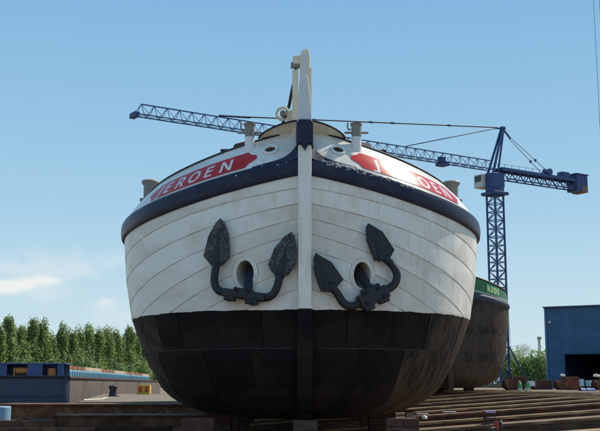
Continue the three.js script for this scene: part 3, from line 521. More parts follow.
// keel blocks and cradle under the white barge
for (const z of rowsZ) if (z < -15.2 && z > -38) {
  const kb = thing('keel_block', 'stack of dark timber keel blocks under the white barge', 'keel block', [0.06, 0, z], 0, 'keel blocks under the white barge');
  for (let k = 0; k < 3; k++) part(kb, 'timber', box(0.32 + 0.02 * k, 0.15, 0.9, 0.01 * k, 0.085 + k * 0.154, 0, 0.01), k === 1 ? M.rustDark : M.timberDark);
  for (const s of [-1, 1]) {
    const x = s * 1.55, y = SLOPE * x, top = 0.49, sb = thing('bilge_block', 'dark timber bilge block under the white barge hull', 'bilge block', [x, y, z], 0, 'bilge blocks under the white barge');
    const h = top - y; for (let k = 0; k < 3; k++) part(sb, 'timber', box(0.5, h / 3 - 0.006, 0.4, 0, h / 6 + k * h / 3, 0, 0.01), k === 1 ? M.timberDark : M.rustDark);
  }
}
for (const z of rowsZ) if (z < -52 && z > -75) for (const dx of [-1.6, 0, 1.6]) { const x = 7.45 + dx, y = SLOPE * x; single('hull_prop', 'squat timber block under the dark barge with the green bow', 'block', box(0.5, 0.8 - y, 0.5, 0, (0.8 - y) / 2, 0, 0.02), M.rustDark, [x, y, z], 0, 'blocks under the dark barge'); }

// ------------------------------------------------------------------ rusty beams stacked at the water side
function steelBeam(label, x0, x1, y, z, h, w, turn, mat, topMat = mat) {
  const g = thing('steel_beam', label, 'beam', [(x0 + x1) / 2, y, z], turn), L = x1 - x0;
  part(g, 'web', box(L, h - 0.06, 0.05, 0, h / 2, w * 0.42), mat);
  part(g, 'top_flange', box(L, 0.03, w, 0, h - 0.015, 0, 0.004), topMat);
  part(g, 'bottom_flange', box(L, 0.03, w, 0, 0.015, 0, 0.004), mat);
  for (let i = 0; i < Math.floor(L / 1.4); i++) part(g, 'stiffener', box(0.03, h - 0.07, w * 0.3, -L / 2 + 0.7 + i * 1.4, h / 2, w * 0.2), mat);
  return g;
}
const gy = (x, z) => groundY(x, z) - 0.02;
steelBeam('long rust brown steel beam in front of the blue ended cargo barge', -9.75, -2.6, -0.1, -33.6, 0.47, 2.1, 0.0, M.rust);
steelBeam('rusty steel beam reaching under the bilge of the white barge', -5.35, -1.9, 0.10, -22.6, 0.24, 1.2, 0.03, M.rust);
steelBeam('dark rusty beam lying low behind the short box beams', -8.2, -2.0, -0.32, -25, 0.34, 0.26, -0.02, M.rustDark);
steelBeam('thin rusty beam resting on the low beams beside the white barge', -6.4, -2.4, 0.0, -27.5, 0.2, 0.55, 0.02, M.rustDark);
for (const [x, z] of [[-9, -33], [-6, -33], [-3.2, -33], [-5, -22.3], [-2.6, -22.3], [-6, -27.5], [-3, -27.5], [-6.3, -20.6], [-5.2, -20.6], [-6, -19.4], [-4.2, -19.4]]) { const base = gy(x, z), top = ({ 33: -0.1, 22.3: 0.1, 20.6: -0.06, 19.4: -0.09 })[-z] ?? 0; single('timber_packer', 'timber packing block under the rusty steel beams', 'block', box(0.3, top - base, 0.4, 0, (top - base) / 2, 0, 0.01), M.timber, [x, base, z], 0, 'packing blocks under the steel beams'); }
{ // box section ends
  for (const [x0, x1, z, y, h] of [[-6.6, -4.95, -20.6, -0.06, 0.34], [-6.3, -3.9, -19.4, -0.09, 0.27]]) {
    const g = thing('box_beam', x1 > -4 ? 'rusty box beam lying in front of the other box beam' : 'rusty box beam lying behind the other box beam', 'beam', [(x0 + x1) / 2, y, z], 0.05);
    const L = x1 - x0; part(g, 'side', box(L, h, 0.03, 0, h / 2, 0.17), M.rust); part(g, 'side', box(L, h, 0.03, 0, h / 2, -0.17), M.rust); part(g, 'top', box(L, 0.03, 0.31, 0, h - 0.018, 0), M.rust); part(g, 'end_plate', box(0.03, h + 0.01, 0.38, L / 2 + 0.016, h / 2, 0), M.rust);
  }
  single('blue_drum', 'pale blue drum standing at the end of the long rusty beam', 'drum', new THREE.LatheGeometry([[0.001, 0], [0.28, 0], [0.29, 0.02], [0.29, 0.27], [0.3, 0.29], [0.29, 0.31], [0.29, 0.57], [0.3, 0.59], [0.29, 0.61], [0.29, 0.86], [0.28, 0.88], [0.001, 0.87]].map(([r, y]) => new THREE.Vector2(r, y)), 28), plain(0.24, 0.42, 0.58, 0.45), [-7.9, gy(-7.9, -26.8), -26.8]).scale.set(1, 1.5, 1);
}
// things on the quay
{
  const b = thing('quay_bollard', 'dark iron bollard standing on the concrete quay', 'bollard', [-9.2, 0.4, -50]);
  part(b, 'post', new THREE.LatheGeometry([[0.24, 0], [0.2, 0.06], [0.16, 0.3], [0.22, 0.46], [0.22, 0.52], [0.001, 0.56]].map(([r, y]) => new THREE.Vector2(r, y)), 20), M.black); part(b, 'foot_plate', box(0.6, 0.03, 0.6, 0, 0.016, 0), M.black);
  const y = thing('yellow_crate', 'yellow crate with red panels at the far end of the quay', 'crate', [-9.35, 0.4, -61]);
  part(y, 'body', box(0.75, 0.55, 0.6, 0, 0.275, 0, 0.02), plain(0.62, 0.40, 0.04)); for (const dx of [-0.19, 0.19]) part(y, 'red_panel', box(0.2, 0.32, 0.02, dx, 0.3, 0.31, 0.005), plain(0.5, 0.05, 0.03));
  single('mooring_line', 'pale rope lying across the concrete quay', 'rope', tube([[-8.1, 0.415, -38], [-7.9, 0.415, -40.4], [-8.3, 0.415, -43], [-8.5, 0.415, -45]], 0.03, 30, 6), plain(0.6, 0.57, 0.48));
}

// ------------------------------------------------------------------ long cargo barge in the basin
{
  const g = thing('cargo_barge', 'long rusty cargo barge with blue end, light blue coaming and brown hatch covers', 'barge', [-11.4, -1.0, -50], 0.06);
  const L = 58, B = 9.2, D = 2.36;
  const blue = std({ map: T.white, color: rgb(0.045, 0.06, 0.125), roughness: 0.5, bumpMap: BUMP.dents, bumpScale: 0.03 }), sky = std({ map: T.white, color: rgb(0.36, 0.68, 0.92), roughness: 0.5 }), deepBlue = std({ map: T.white, color: rgb(0.05, 0.12, 0.36), roughness: 0.45 });
  const hullRust = colourTex(512, (u, v) => { const a = fbm(u, v, 3, 6, 141), s = fbm(u, v, 8, 5, 142, 4, 1); return mix3(mix3([0.12, 0.10, 0.09], [0.065, 0.05, 0.042], smooth(0.35, 0.65, a)), [0.15, 0.075, 0.045], 0.75 * smooth(0.52, 0.7, s)); }, 7);
  const rustSide = std({ map: hullRust, color: rgb(1, 1, 1), roughness: 0.85 }), rustSide2 = rustSide;
  // side plates with frames showing through
  for (let i = 0; i < 12; i++) { part(g, 'side_plate', box(0.1, D, L / 12 - 0.02, -0.05, D / 2, -0.35 - (i + 0.5) * L / 12), i % 3 ? rustSide : rustSide2); part(g, 'side_plate', box(0.1, D, L / 12 - 0.02, -B + 0.05, D / 2, -0.35 - (i + 0.5) * L / 12), rustSide); }
  // rounded blue end
  const end = []; for (let i = 0; i <= 16; i++) { const a = i / 16 * Math.PI / 2; end.push([-0.35 + 0.35 * Math.sin(a) * 1, 0.35 * Math.cos(a) * -1]); }
  const outline = [[-B + 0.02, -0.38]]; for (let i = 0; i <= 8; i++) { const a = Math.PI - i / 8 * Math.PI / 2; outline.push([-B + 0.4 + 0.38 * Math.cos(a), -0.38 + 0.38 * Math.sin(a)]); } for (let i = 0; i <= 8; i++) { const a = Math.PI / 2 - i / 8 * Math.PI / 2; outline.push([-0.4 + 0.38 * Math.cos(a), -0.38 + 0.38 * Math.sin(a)]); }
  part(g, 'blue_end', triUV(flip(extrude(outline, D + 0.06, 0).rotateX(Math.PI / 2).scale(1, -1, 1))), blue);
  part(g, 'gunwale', box(B + 0.12, 0.12, 0.12, -B / 2, D, 0.03, 0.03), M.black);
  part(g, 'gunwale', box(0.1, 0.1, L, 0.03, D - 0.04, -L / 2, 0.02), M.rustDark);
  part(g, 'rubbing_bar', box(B - 0.6, 0.06, 0.05, -B / 2, D * 0.6, 0.02, 0.01), blue);
  part(g, 'deck', box(B - 0.3, 0.05, L - 0.6, -B / 2, D - 0.08, -L / 2), plain(0.16, 0.1, 0.08));
  part(g, 'bottom', box(B - 0.1, 0.05, L - 0.4, -B / 2, 0.03, -L / 2), M.rustDark);
  // coaming with stiffeners
  const cz = -3.2, cl = L - 8;
  part(g, 'coaming', box(0.06, 0.42, cl, -0.75, D + 0.2, cz - cl / 2), sky); part(g, 'coaming', box(0.06, 0.42, cl, -B + 0.75, D + 0.2, cz - cl / 2), sky); part(g, 'coaming', box(B - 1.6, 0.42, 0.06, -B / 2, D + 0.2, cz + 0.04), sky);
  for (let i = 0; i < 60; i++) part(g, 'stiffener', box(0.1, 0.36, 0.06, -0.67, D + 0.16, cz - 0.4 - i * cl / 60.5), sky);
  // hatch covers
  const covers = [[1.7, 1.4, 1.3], [2.6, 3.6, 4.4], [2.0, 1.7, 1.6], [2.4, 3.2, 3.8], [2.2, 2.4, 2.6]].map((c, i) => std({ map: i % 2 ? T.white : T.rust, color: i % 2 ? rgb(0.62, 0.55, 0.46) : rgb(...c), roughness: 0.85 })), nC = 7;
  for (let i = 0; i < nC; i++) {
    const z0 = cz - i * cl / nC, len = cl / nC - 0.08, h = 0.34 + 0.05 * (i % 2), w = B - 1.5;
    part(g, 'hatch_cover', triUV(extrude([[-w / 2, 0], [-w / 2, h * 0.55], [-w / 4, h * 0.88], [0, h], [w / 4, h * 0.88], [w / 2, h * 0.55], [w / 2, 0]].reverse(), len, 0)), covers[i % 5], [-B / 2, D + 0.43, z0 - len]);
  }
  // low blue house on the near end, open sided, with orange gear in it
  part(g, 'house_roof', box(4.6, 0.06, 1.6, -2.5, D + 0.64, -1.2, 0.02), deepBlue);
  for (const [x, w] of [[-0.5, 0.3], [-1.75, 0.75], [-3.65, 1.05], [-4.7, 0.25]]) part(g, 'house_panel', box(w, 0.6, 0.05, x, D + 0.31, -0.45, 0.01), deepBlue);
  part(g, 'house_back', box(4.4, 0.6, 0.05, -2.5, D + 0.31, -1.95), deepBlue);
  const orange = plain(0.65, 0.22, 0.06, 0.6);
  part(g, 'orange_winch', merge([rod([-2.75, D + 0.3, -0.75], [-2.2, D + 0.3, -0.75], 0.17, 16), box(0.06, 0.45, 0.4, -2.8, D + 0.22, -0.75), box(0.06, 0.45, 0.4, -2.15, D + 0.22, -0.75)].map((q) => q.index ? q.toNonIndexed() : q)), orange);
  part(g, 'orange_drum', rod([-1.0, D, -0.8], [-1.0, D + 0.42, -0.8], 0.2, 16), orange);
  part(g, 'life_box', box(0.55, 0.4, 0.4, -6.6, D + 0.22, -0.6, 0.02), plain(0.7, 0.68, 0.62));
  part(g, 'blue_locker', box(1.0, 0.5, 0.6, -5.5, D + 0.26, -0.7, 0.02), deepBlue);
  for (let i = 0; i < 6; i++) part(g, 'rail_post', rod([-5.2 - i * 0.7, D, -0.15], [-5.2 - i * 0.7, D + 0.6, -0.15], 0.02, 6), deepBlue);
  part(g, 'hand_rail', rod([-5.2, D + 0.6, -0.15], [-8.8, D + 0.6, -0.15], 0.02, 6), deepBlue);
}

// ------------------------------------------------------------------ tower crane
{
  const base = [21.8, 0.58, -110], dir = new THREE.Vector2(-0.84, 0.543);
  const g = thing('tower_crane', 'blue lattice tower crane with long jib, tie bars and counterweight', 'crane', base, Math.atan2(-dir.y, dir.x));
  // local: +x along the jib
  const H = 23.8, W = 0.64;
  part(g, 'footing', box(4.6, 0.6, 4.6, 0, 0.2, 0, 0.03), M.concrete);
  for (const a of [-1, 1]) for (const b of [-1, 1]) part(g, 'mast_leg', bar([a * W, 0.4, b * W], [a * W, H, b * W], 0.17), M.crane);
  for (const a of [-1, 1]) for (const b of [-1, 1]) part(g, 'base_strut', bar([a * W, 4.6, b * W], [a * 2.1, 0.4, b * 2.1], 0.16), M.crane);
  part(g, 'cable_pipe', rod([W + 0.25, 0.4, W + 0.2], [W + 0.25, 9, W + 0.2], 0.09, 8), plain(0.55, 0.6, 0.64));
  const panels = 22, ph = (H - 3.2) / panels;
  for (let i = 0; i < panels; i++) {
    const y0 = 0.6 + i * ph, y1 = y0 + ph, L = [];
    for (const s of [-1, 1]) { const f = (i + (s > 0)) % 2 ? 1 : -1; L.push(bar([-W * f, y0, s * W], [W * f, y1, s * W], 0.075), bar([s * W, y0, -W * f], [s * W, y1, W * f], 0.075), bar([-W, y1, s * W], [W, y1, s * W], 0.085), bar([s * W, y1, -W], [s * W, y1, W], 0.085)); }
    part(g, 'mast_bracing', merge(L), M.crane);
  }
  part(g, 'slewing_platform', box(2.2, 0.35, 2.2, 0, H - 2.4, 0, 0.05), M.craneDark);
  part(g, 'slewing_ring', new THREE.CylinderGeometry(0.95, 0.95, 0.5, 24).translate(0, H - 1.9, 0), M.craneDark);
  part(g, 'turntable', box(1.7, 1.6, 1.5, 0, H - 0.9, 0, 0.05), M.crane);
  const cab = part(g, 'cab', box(1.5, 1.5, 1.4, 0.55, H - 0.85, 1.25, 0.06), plain(0.62, 0.6, 0.55));
  part(cab, 'cab_window', box(1.1, 0.6, 0.04, 0.55, H - 0.6, 1.965, 0.01), phys({ color: rgb(0.03, 0.04, 0.05), roughness: 0.08 })); part(cab, 'cab_window', box(0.04, 0.7, 1.0, 1.31, H - 0.6, 1.25, 0.01), phys({ color: rgb(0.03, 0.04, 0.05), roughness: 0.08 }));
  // jib, triangular truss
  const J = 43.5, jy = H + 0.3, jd = 1.05, jw = 0.5;
  const jib = part(g, 'jib_top_chord', bar([0.6, jy + jd, 0], [J - 0.6, jy + jd, 0], 0.1), M.crane);
  for (const s of [-1, 1]) part(g, 'jib_bottom_chord', bar([0.6, jy, s * jw], [J, jy, s * jw], 0.09), M.crane);
  const n = 34, st = (J - 0.6) / n;
  for (let i = 0; i < n; i++) { const x = 0.6 + i * st, L = []; for (const s of [-1, 1]) L.push(bar([x, jy, s * jw], [x + st / 2, jy + jd, 0], 0.045), bar([x + st / 2, jy + jd, 0], [x + st, jy, s * jw], 0.045)); L.push(bar([x, jy, -jw], [x, jy, jw], 0.055), bar([x, jy, -jw], [x + st, jy, jw], 0.045)); part(g, 'jib_bracing', merge(L), M.crane); }
  part(g, 'jib_tip', box(0.5, 0.45, 1.2, J, jy - 0.05, 0, 0.03), M.craneDark);
  const tr = part(g, 'trolley', box(1.1, 0.3, 1.1, 7.6, jy - 0.25, 0, 0.04), M.craneDark); part(tr, 'trolley_winch', box(0.7, 0.6, 0.6, 7.7, jy + 0.3, 0, 0.05), M.craneDark);
  // A-frame leaning back
  const top = [-1.55, H + 5.35, 0];
  for (const s of [-1, 1]) { part(g, 'apex_leg', bar([0.55, H - 0.1, s * 0.45], [top[0] + 0.1, top[1], s * 0.12], 0.2), M.crane); part(g, 'apex_leg', bar([-0.15, H - 0.1, s * 0.45], [top[0] - 0.05, top[1], s * 0.12], 0.16), M.crane); }
  const apexL = []; for (let i = 0; i < 7; i++) { const t = (i + 0.5) / 7; apexL.push(bar([lerp(0.55, top[0], t), lerp(H, top[1], t), -0.45 * (1 - t) - 0.1 * t], [lerp(-0.15, top[0], t), lerp(H, top[1], t), 0.45 * (1 - t) + 0.1 * t], 0.08)); } part(g, 'apex_bracing', merge(apexL), M.crane);
  part(g, 'apex_head', merge([box(0.5, 0.35, 0.5, top[0], top[1] + 0.05, 0, 0.04), bar([top[0], top[1], 0], [top[0] + 1.1, top[1] - 0.1, 0], 0.16), bar([top[0], top[1], 0], [top[0] - 1.15, top[1] - 1.0, 0], 0.16)]), M.craneDark);
  const tie = (a, b, r, nm) => part(g, nm, rod(a, b, r, 6), M.cable);
  tie([top[0] + 1, top[1], 0.1], [35, jy + jd + 0.1, 0.1], 0.045, 'outer_tie_bar'); tie([top[0] + 1, top[1], -0.1], [35, jy + jd + 0.1, -0.1], 0.045, 'outer_tie_bar'); tie([top[0] + 1, top[1] - 0.1, 0], [12.6, jy + jd + 0.1, 0], 0.055, 'inner_tie_bar');
  part(g, 'tie_end', bar([31.6, jy + jd + 0.42, 0], [35, jy + jd + 0.12, 0], 0.16), M.craneDark);
  for (const t of [0.2, 0.42, 0.5, 0.7]) part(g, 'tie_coupling', box(0.5, 0.13, 0.3, lerp(top[0] + 1, 35, t), lerp(top[1], jy + jd + 0.1, t), 0), M.craneDark);
  for (const s of [-1, 1]) { tie([top[0] - 1.1, top[1] - 1, s * 0.15], [-8.4, jy + 0.5, s * 0.5], 0.035, 'back_tie_bar'); part(g, 'tie_coupling', box(0.3, 0.3, 0.1, -6.2, lerp(top[1] - 1, jy + 0.5, 0.62), s * 0.38), M.craneDark); }
  // counter jib
  const C = -13.6;
  for (const s of [-1, 1]) { part(g, 'counter_jib_chord', bar([-0.6, jy + 0.15, s * 0.6], [C, jy + 0.15, s * 0.6], 0.28), M.crane); part(g, 'counter_jib_chord', bar([-1.4, jy - 0.85, s * 0.5], [C + 0.4, jy - 0.85, s * 0.5], 0.13), M.crane); }
  const cl = []; for (let i = 0; i < 9; i++) { const xa = -1.4 - i * 1.3; for (const s of [-1, 1]) cl.push(bar([xa, jy - 0.85, s * 0.5], [xa - 0.65, jy + 0.05, s * 0.58], 0.08), bar([xa - 0.65, jy + 0.05, s * 0.58], [xa - 1.3, jy - 0.85, s * 0.5], 0.08)); } part(g, 'counter_jib_bracing', merge(cl), M.crane);
  part(g, 'walkway', box(12.6, 0.08, 1.2, -7, jy + 0.34, 0), M.craneDark);
  for (let i = 0; i < 9; i++) part(g, 'rail_post', rod([-1.2 - i * 1.1, jy + 0.3, 0.62], [-1.2 - i * 1.1, jy + 1.1, 0.62], 0.025, 5), M.crane); part(g, 'hand_rail', rod([-1.2, jy + 1.1, 0.62], [-10, jy + 1.1, 0.62], 0.025, 5), M.crane);
  part(g, 'hoist_winch', merge([rod([-8.6, jy + 0.8, -0.4], [-8.6, jy + 0.8, 0.4], 0.38, 16), bar([-9.2, jy + 0.4, 0.45], [-8.5, jy + 1.3, 0.45], 0.1), bar([-7.9, jy + 0.4, 0.45], [-8.5, jy + 1.3, 0.45], 0.1)]), M.craneDark);
  part(g, 'switch_box', box(1.2, 0.7, 0.9, -11.2, jy + 0.72, 0, 0.04), M.craneDark);
  const ctr = part(g, 'counterweight', box(1.9, 2.0, 1.6, C + 0.1, jy - 0.1, 0, 0.05), M.craneDark);
  part(ctr, 'weight_slab', box(0.9, 0.85, 1.66, C - 0.35, jy - 0.75, 0.02, 0.03), plain(0.22, 0.13, 0.07)); part(ctr, 'weight_roof', box(2.2, 0.1, 1.8, C + 0.1, jy + 0.96, 0), M.crane);
}
// two hoist ropes hanging from high over the yard, with the hook block
{
  const g = thing('hoist_block', 'hook block on two long vertical hoist ropes at the edge of the slipway', 'hoist', [12.47, 2.4, -40]);
  for (const dx of [-0.125, 0.125]) part(g, 'hoist_rope', rod([dx, 0.5, 0], [dx, 40, 0], 0.0095, 6), plain(0.16, 0.2, 0.25));
  part(g, 'block', box(0.5, 0.6, 0.25, 0, 0.3, 0, 0.05), M.rustDark); part(g, 'hook', tube([[0, 0.02, 0], [0, -0.2, 0], [0.14, -0.3, 0], [0.2, -0.45, 0], [0.05, -0.58, 0], [-0.12, -0.48, 0]], 0.045, 24, 8), M.black);
}

// ------------------------------------------------------------------ blue shed
{
  const g = thing('blue_shed', 'large blue corrugated steel shed with a wide dark doorway', 'shed', [23.25, 0.5, -95], -0.5);
  const Hs = 7.62, door0 = 1.55, door1 = 15, doorH = 3.25, Ls = 26, blue = std({ map: T.white, color: rgb(0.05, 0.15, 0.33), roughness: 0.55 }), blue2 = std({ map: T.white, color: rgb(0.054, 0.155, 0.325), roughness: 0.6 });
  const ribs = (w, h) => { const pts = [], n = Math.round(w / 0.3), s = w / n; for (let i = 0; i < n; i++) { const x = i * s; pts.push([x, 0], [x + s * 0.5, 0], [x + s * 0.62, 0.045], [x + s * 0.88, 0.045]); } pts.push([w, 0]); const up = pts.map(([x, z]) => [x, z]); const down = pts.slice().reverse().map(([x, z]) => [x, z - 0.02]); const gg = extrude(up.concat(down), h); gg.rotateX(-Math.PI / 2); gg.scale(1, 1, -1); return flip(gg); };
  const pw = 1.3;
  for (let i = 0; i < Ls / pw; i++) {
    const x = i * pw, over = x + pw > door0 + 0.05 && x < door1;
    const h = over ? Hs - doorH : Hs; part(g, 'wall_panel', triUV(ribs(pw - 0.006, h).translate(i * 1.7, 0, 0)).translate(-i * 1.7, 0, 0), i % 2 ? blue : blue2, [x, over ? doorH : 0, 0]);
  }
  part(g, 'wall_panel', box(door0 - 1.306, doorH, 0.05, 1.306 + (door0 - 1.306) / 2, doorH / 2, 0.0), blue);
  for (const [y0, y1] of [[0, Hs]]) part(g, 'side_wall', box(0.06, y1 - y0, 34, 0.02, (y0 + y1) / 2, -17.1), blue2);
  part(g, 'back_wall', box(Ls, Hs, 0.06, Ls / 2, Hs / 2, -34), blue2); part(g, 'side_wall', box(0.06, Hs, 34, Ls, Hs / 2, -17.1), blue2);
  part(g, 'roof', box(Ls + 0.4, 0.1, 34.6, Ls / 2, Hs + 0.06, -17), plain(0.07, 0.09, 0.12)); part(g, 'floor', box(Ls - 0.2, 0.06, 33.8, Ls / 2, 0.1, -17), M.concrete);
  part(g, 'corner_trim', box(0.16, Hs + 0.02, 0.12, -0.03, Hs / 2, 0.06, 0.01), plain(0.10, 0.2, 0.34)); part(g, 'eaves_trim', box(Ls + 0.3, 0.14, 0.1, Ls / 2, Hs + 0.02, 0.1, 0.01), plain(0.03, 0.09, 0.2));
  part(g, 'door_frame', box(0.14, doorH, 0.16, door0 + 0.06, doorH / 2, 0.05), plain(0.025, 0.07, 0.16)); part(g, 'door_frame', box(door1 - door0, 0.14, 0.16, (door0 + door1) / 2, doorH + 0.05, 0.06), plain(0.025, 0.07, 0.16));
  const lamp = part(g, 'wall_lamp', box(0.26, 0.2, 0.24, 0.42, 6.25, 0.2, 0.03), plain(0.5, 0.5, 0.48)); part(lamp, 'lamp_bracket', bar([0.42, 6.25, 0.05], [0.42, 6.4, 0.02], 0.05), M.galv);
}
// yard gear in front of the shed
function lump(rad, seed) { const g = new THREE.IcosahedronGeometry(rad, 5), p = g.attributes.position; for (let i = 0; i < p.count; i++) { const x = p.getX(i) / rad, y = p.getY(i) / rad, z = p.getZ(i) / rad, k = 0.65 + 0.7 * vnoise(x * 3 + seed * 7 + 20, y * 3 + z * 2.2 + 20, 512, seed); p.setXYZ(i, x * rad * k * 1.25, Math.max(-0.4, y) * rad * k * 0.7, z * rad * k); } g.computeVertexNormals(); return g; }
{
  const Y = 0.58;
  const winch = (label, x, z, w, h, d, body, lid) => {
    const g = thing('winch_house', label, 'winch', [x, Y, z], 0.12);
    part(g, 'housing', box(w, h, d, w * 0.12, h / 2 + 0.1, 0, 0.03), body); part(g, 'base_frame', box(w * 1.3, 0.1, d * 1.1, 0, 0.05, 0), M.rustDark);
    part(g, 'drum', rod([-w * 0.56, h * 0.5, -d * 0.45], [-w * 0.56, h * 0.5, d * 0.45], h * 0.36, 18), M.rustDark); for (const s of [-1, 1]) part(g, 'drum_flange', rod([-w * 0.56, h * 0.5, s * d * 0.45], [-w * 0.56, h * 0.5, s * d * 0.49], h * 0.46, 20), M.rust);
    if (lid) part(g, 'lid', box(w * 1.05, 0.09, d * 1.05, w * 0.12, h + 0.14, 0, 0.02), lid);
    return g;
  };
  const red = std({ map: T.rust, color: rgb(1.5, 0.9, 0.8), roughness: 0.8 });
  winch('rust red winch housing in front of the shed corner', 18.5, -70, 1.0, 0.8, 0.9, red);
  winch('dark red winch housing left of the blue shed, beside the bushes', 17.9, -75, 0.95, 0.62, 0.9, M.rustDark);
  winch('winch housing with a bright orange lid in front of the shed doorway', 20.9, -69, 1.1, 0.78, 1.0, M.rustDark, plain(0.62, 0.2, 0.09));
  winch('low dark winch beside the bow of the dark barge', 14.7, -69, 0.9, 0.85, 0.9, M.rustDark);
  single('white_bundle', 'pale sheet bundle on top of the rust red winch', 'bundle', lump(0.15, 3), plain(0.6, 0.55, 0.45), [18.1, Y + 1.0, -69.9]);
  single('white_bundle', 'pale round bundle beside the orange winch lid', 'bundle', lump(0.19, 5), plain(0.55, 0.5, 0.38), [20.1, Y + 0.95, -68.6]);
  for (const [x, w, lab] of [[24.6, 0.5, 'white tank crate with metal cage in the shed doorway'], [25.7, 0.42, 'smaller white tank crate in the shed doorway']]) {
    const g = thing('tank_crate', lab, 'crate', [x, Y + 0.06, -89.8], 0.3); part(g, 'tank', box(w * 1.6, w * 1.3, w * 1.4, 0, w * 0.75 + 0.1, 0, 0.06), plain(0.8, 0.8, 0.78)); part(g, 'pallet', box(w * 1.8, 0.1, w * 1.6, 0, 0.05, 0), M.timber); for (const s of [-0.8, 0, 0.8]) part(g, 'cage_bar', box(0.04, w * 1.35, 0.04, s * w, w * 0.75 + 0.1, w * 0.74), M.galv);
  }
  single('tarpaulin', 'blue tarpaulin bundle lying in front of the shed doorway', 'tarpaulin', grid(20, 10, (u, v) => { const a = v * Math.PI; return new THREE.Vector3((u - 0.5) * 0.85, 0.17 * Math.sin(a) * (0.8 + 0.35 * vnoise(u * 6, v * 3, 64, 4)), Math.cos(a) * 0.3); }), plain(0.06, 0.11, 0.30, 0.5), [17.1, Y + 0.02, -60.5]);
  // gas cylinders
  for (const [x, lab] of [[12.98, 'green gas cylinder with a pale cap, beside the bow of the dark barge'], [13.38, 'green and white gas cylinder leaning next to the pale capped one']]) {
    const g = thing('gas_cylinder', lab, 'gas cylinder', [x, 0.56, -60], 0, 'gas cylinders on the yard'); const tilt = lab.includes('leaning') ? -0.18 : 0;
    const pv = new THREE.Group(); pv.name = 'bottle'; pv.rotation.z = tilt; g.add(pv);
    part(pv, 'body', new THREE.LatheGeometry([[0.001, 0], [0.13, 0], [0.135, 0.03], [0.135, 0.42], [0.1, 0.5], [0.05, 0.54], [0.001, 0.54]].map(([r, y]) => new THREE.Vector2(r, y)), 20), plain(0.10, 0.36, 0.15, 0.5)); part(pv, 'band', new THREE.CylinderGeometry(0.1375, 0.1375, 0.16, 20, 1, true).translate(0.0, 0.12, 0), plain(0.7, 0.7, 0.66)); part(pv, 'cap', new THREE.CylinderGeometry(0.05, 0.055, 0.12, 14).translate(0, 0.6, 0), plain(0.62, 0.56, 0.45));
  }
  { const g = thing('sign_board', 'small white board on a post beside the green gas cylinders', 'sign', [13.72, 0.56, -60]); part(g, 'board', box(0.34, 0.3, 0.03, 0, 0.47, 0.03, 0.01), plain(0.74, 0.74, 0.76)); part(g, 'post', box(0.05, 0.6, 0.05, -0.1, 0.3, 0), plain(0.5, 0.3, 0.2)); }
  // far mast with an obstruction lamp
  { const g = thing('lattice_mast', 'thin distant mast rising behind the bushes beside the shed', 'mast', [95, 0.4, -400]); for (const [a, b] of [[-1, -1], [1, -1], [0, 1]]) part(g, 'mast_leg', bar([a * 0.5, 0, b * 0.5], [a * 0.3, 18.5, b * 0.3], 0.3), plain(0.42, 0.4, 0.38)); const L = []; for (let i = 0; i < 16; i++) L.push(bar([-0.5, i * 1.15, -0.5], [0.5, i * 1.15 + 1.1, -0.5], 0.15)); part(g, 'mast_bracing', merge(L), plain(0.42, 0.4, 0.38)); part(g, 'mast_head', box(1.4, 1.1, 1.4, 0, 18.6, 0, 0.1), plain(0.35, 0.3, 0.27)); }
}
// small litter on the slipway near the white barge
{
  const r = rng(91);
  for (const [x, z, l, lab] of [[3.1, -25.8, 0.3, 'short white batten on the slipway beside the white barge'], [3.78, -25.8, 0.33, 'longer white batten lying on the slipway beams']]) single('white_batten', lab, 'batten', box(l, 0.025, 0.09, 0, 0.013, 0, 0.003), plain(0.78, 0.78, 0.78), [x, SLOPE * x + 0.03, z], 0.05);
  single('white_rag', 'crumpled white rag under the bilge of the white barge', 'rag', (() => { const g = new THREE.IcosahedronGeometry(0.05, 3), p = g.attributes.position; for (let i = 0; i < p.count; i++) { const k = 0.8 + 0.5 * vnoise(p.getX(i) * 60 + 9, p.getY(i) * 60 + p.getZ(i) * 40, 256, 2); p.setXYZ(i, p.getX(i) * k, p.getY(i) * k * 0.7, p.getZ(i) * k); } g.computeVertexNormals(); return g; })(), plain(0.85, 0.85, 0.85), [2.28, 0.4, -18.7]);
  { const g = thing('concrete_post', 'grey square post standing under the bilge of the white barge', 'post', [1.95, 0, -18.2]); part(g, 'shaft', box(0.14, 0.62, 0.14, 0, 0.2, 0, 0.015), M.galv); part(g, 'cap_plate', box(0.2, 0.03, 0.2, 0, 0.525, 0), M.rustDark); }
  { const g = thing('bucket_trolley', 'small tool trolley with lilac tray standing on the slipway', 'trolley', [3.6, 0.06, -19.4]); part(g, 'tray', box(0.2, 0.05, 0.26, 0, 0.42, 0, 0.01), plain(0.38, 0.3, 0.45)); for (const a of [-1, 1]) for (const b of [-1, 1]) part(g, 'leg', rod([a * 0.09, 0.2, b * 0.11], [a * 0.09, 0.4, b * 0.11], 0.006, 6), M.black); part(g, 'shelf', box(0.2, 0.02, 0.26, 0, 0.3, 0), M.black); part(g, 'foot_rail', box(0.26, 0.04, 0.3, 0, 0.19, 0), M.black); }
  for (let i = 0; i < 7; i++) { const x = 2.86 + 0.22 * r(), z = -15.6 + 0.26 * (r() - 0.5); single('scrap_piece', ['dark scrap of pipe in the heap below the tool trolley', 'grey rag in the heap below the tool trolley', 'red can in the heap below the tool trolley'][i % 3], 'scrap', i % 3 === 2 ? new THREE.CylinderGeometry(0.055, 0.055, 0.13, 16) : i % 3 === 1 ? new THREE.IcosahedronGeometry(0.07, 1).scale(1.3, 0.6, 1) : new THREE.TorusGeometry(0.07, 0.024, 8, 18, 4.2), i % 3 === 2 ? plain(0.4, 0.05, 0.035) : i % 3 === 1 ? plain(0.36, 0.36, 0.34) : M.black, [x, SLOPE * x + 0.065 + (i > 4 ? 0.09 : 0), z], r() * 3, 'scrap heap on the slipway'); }
}

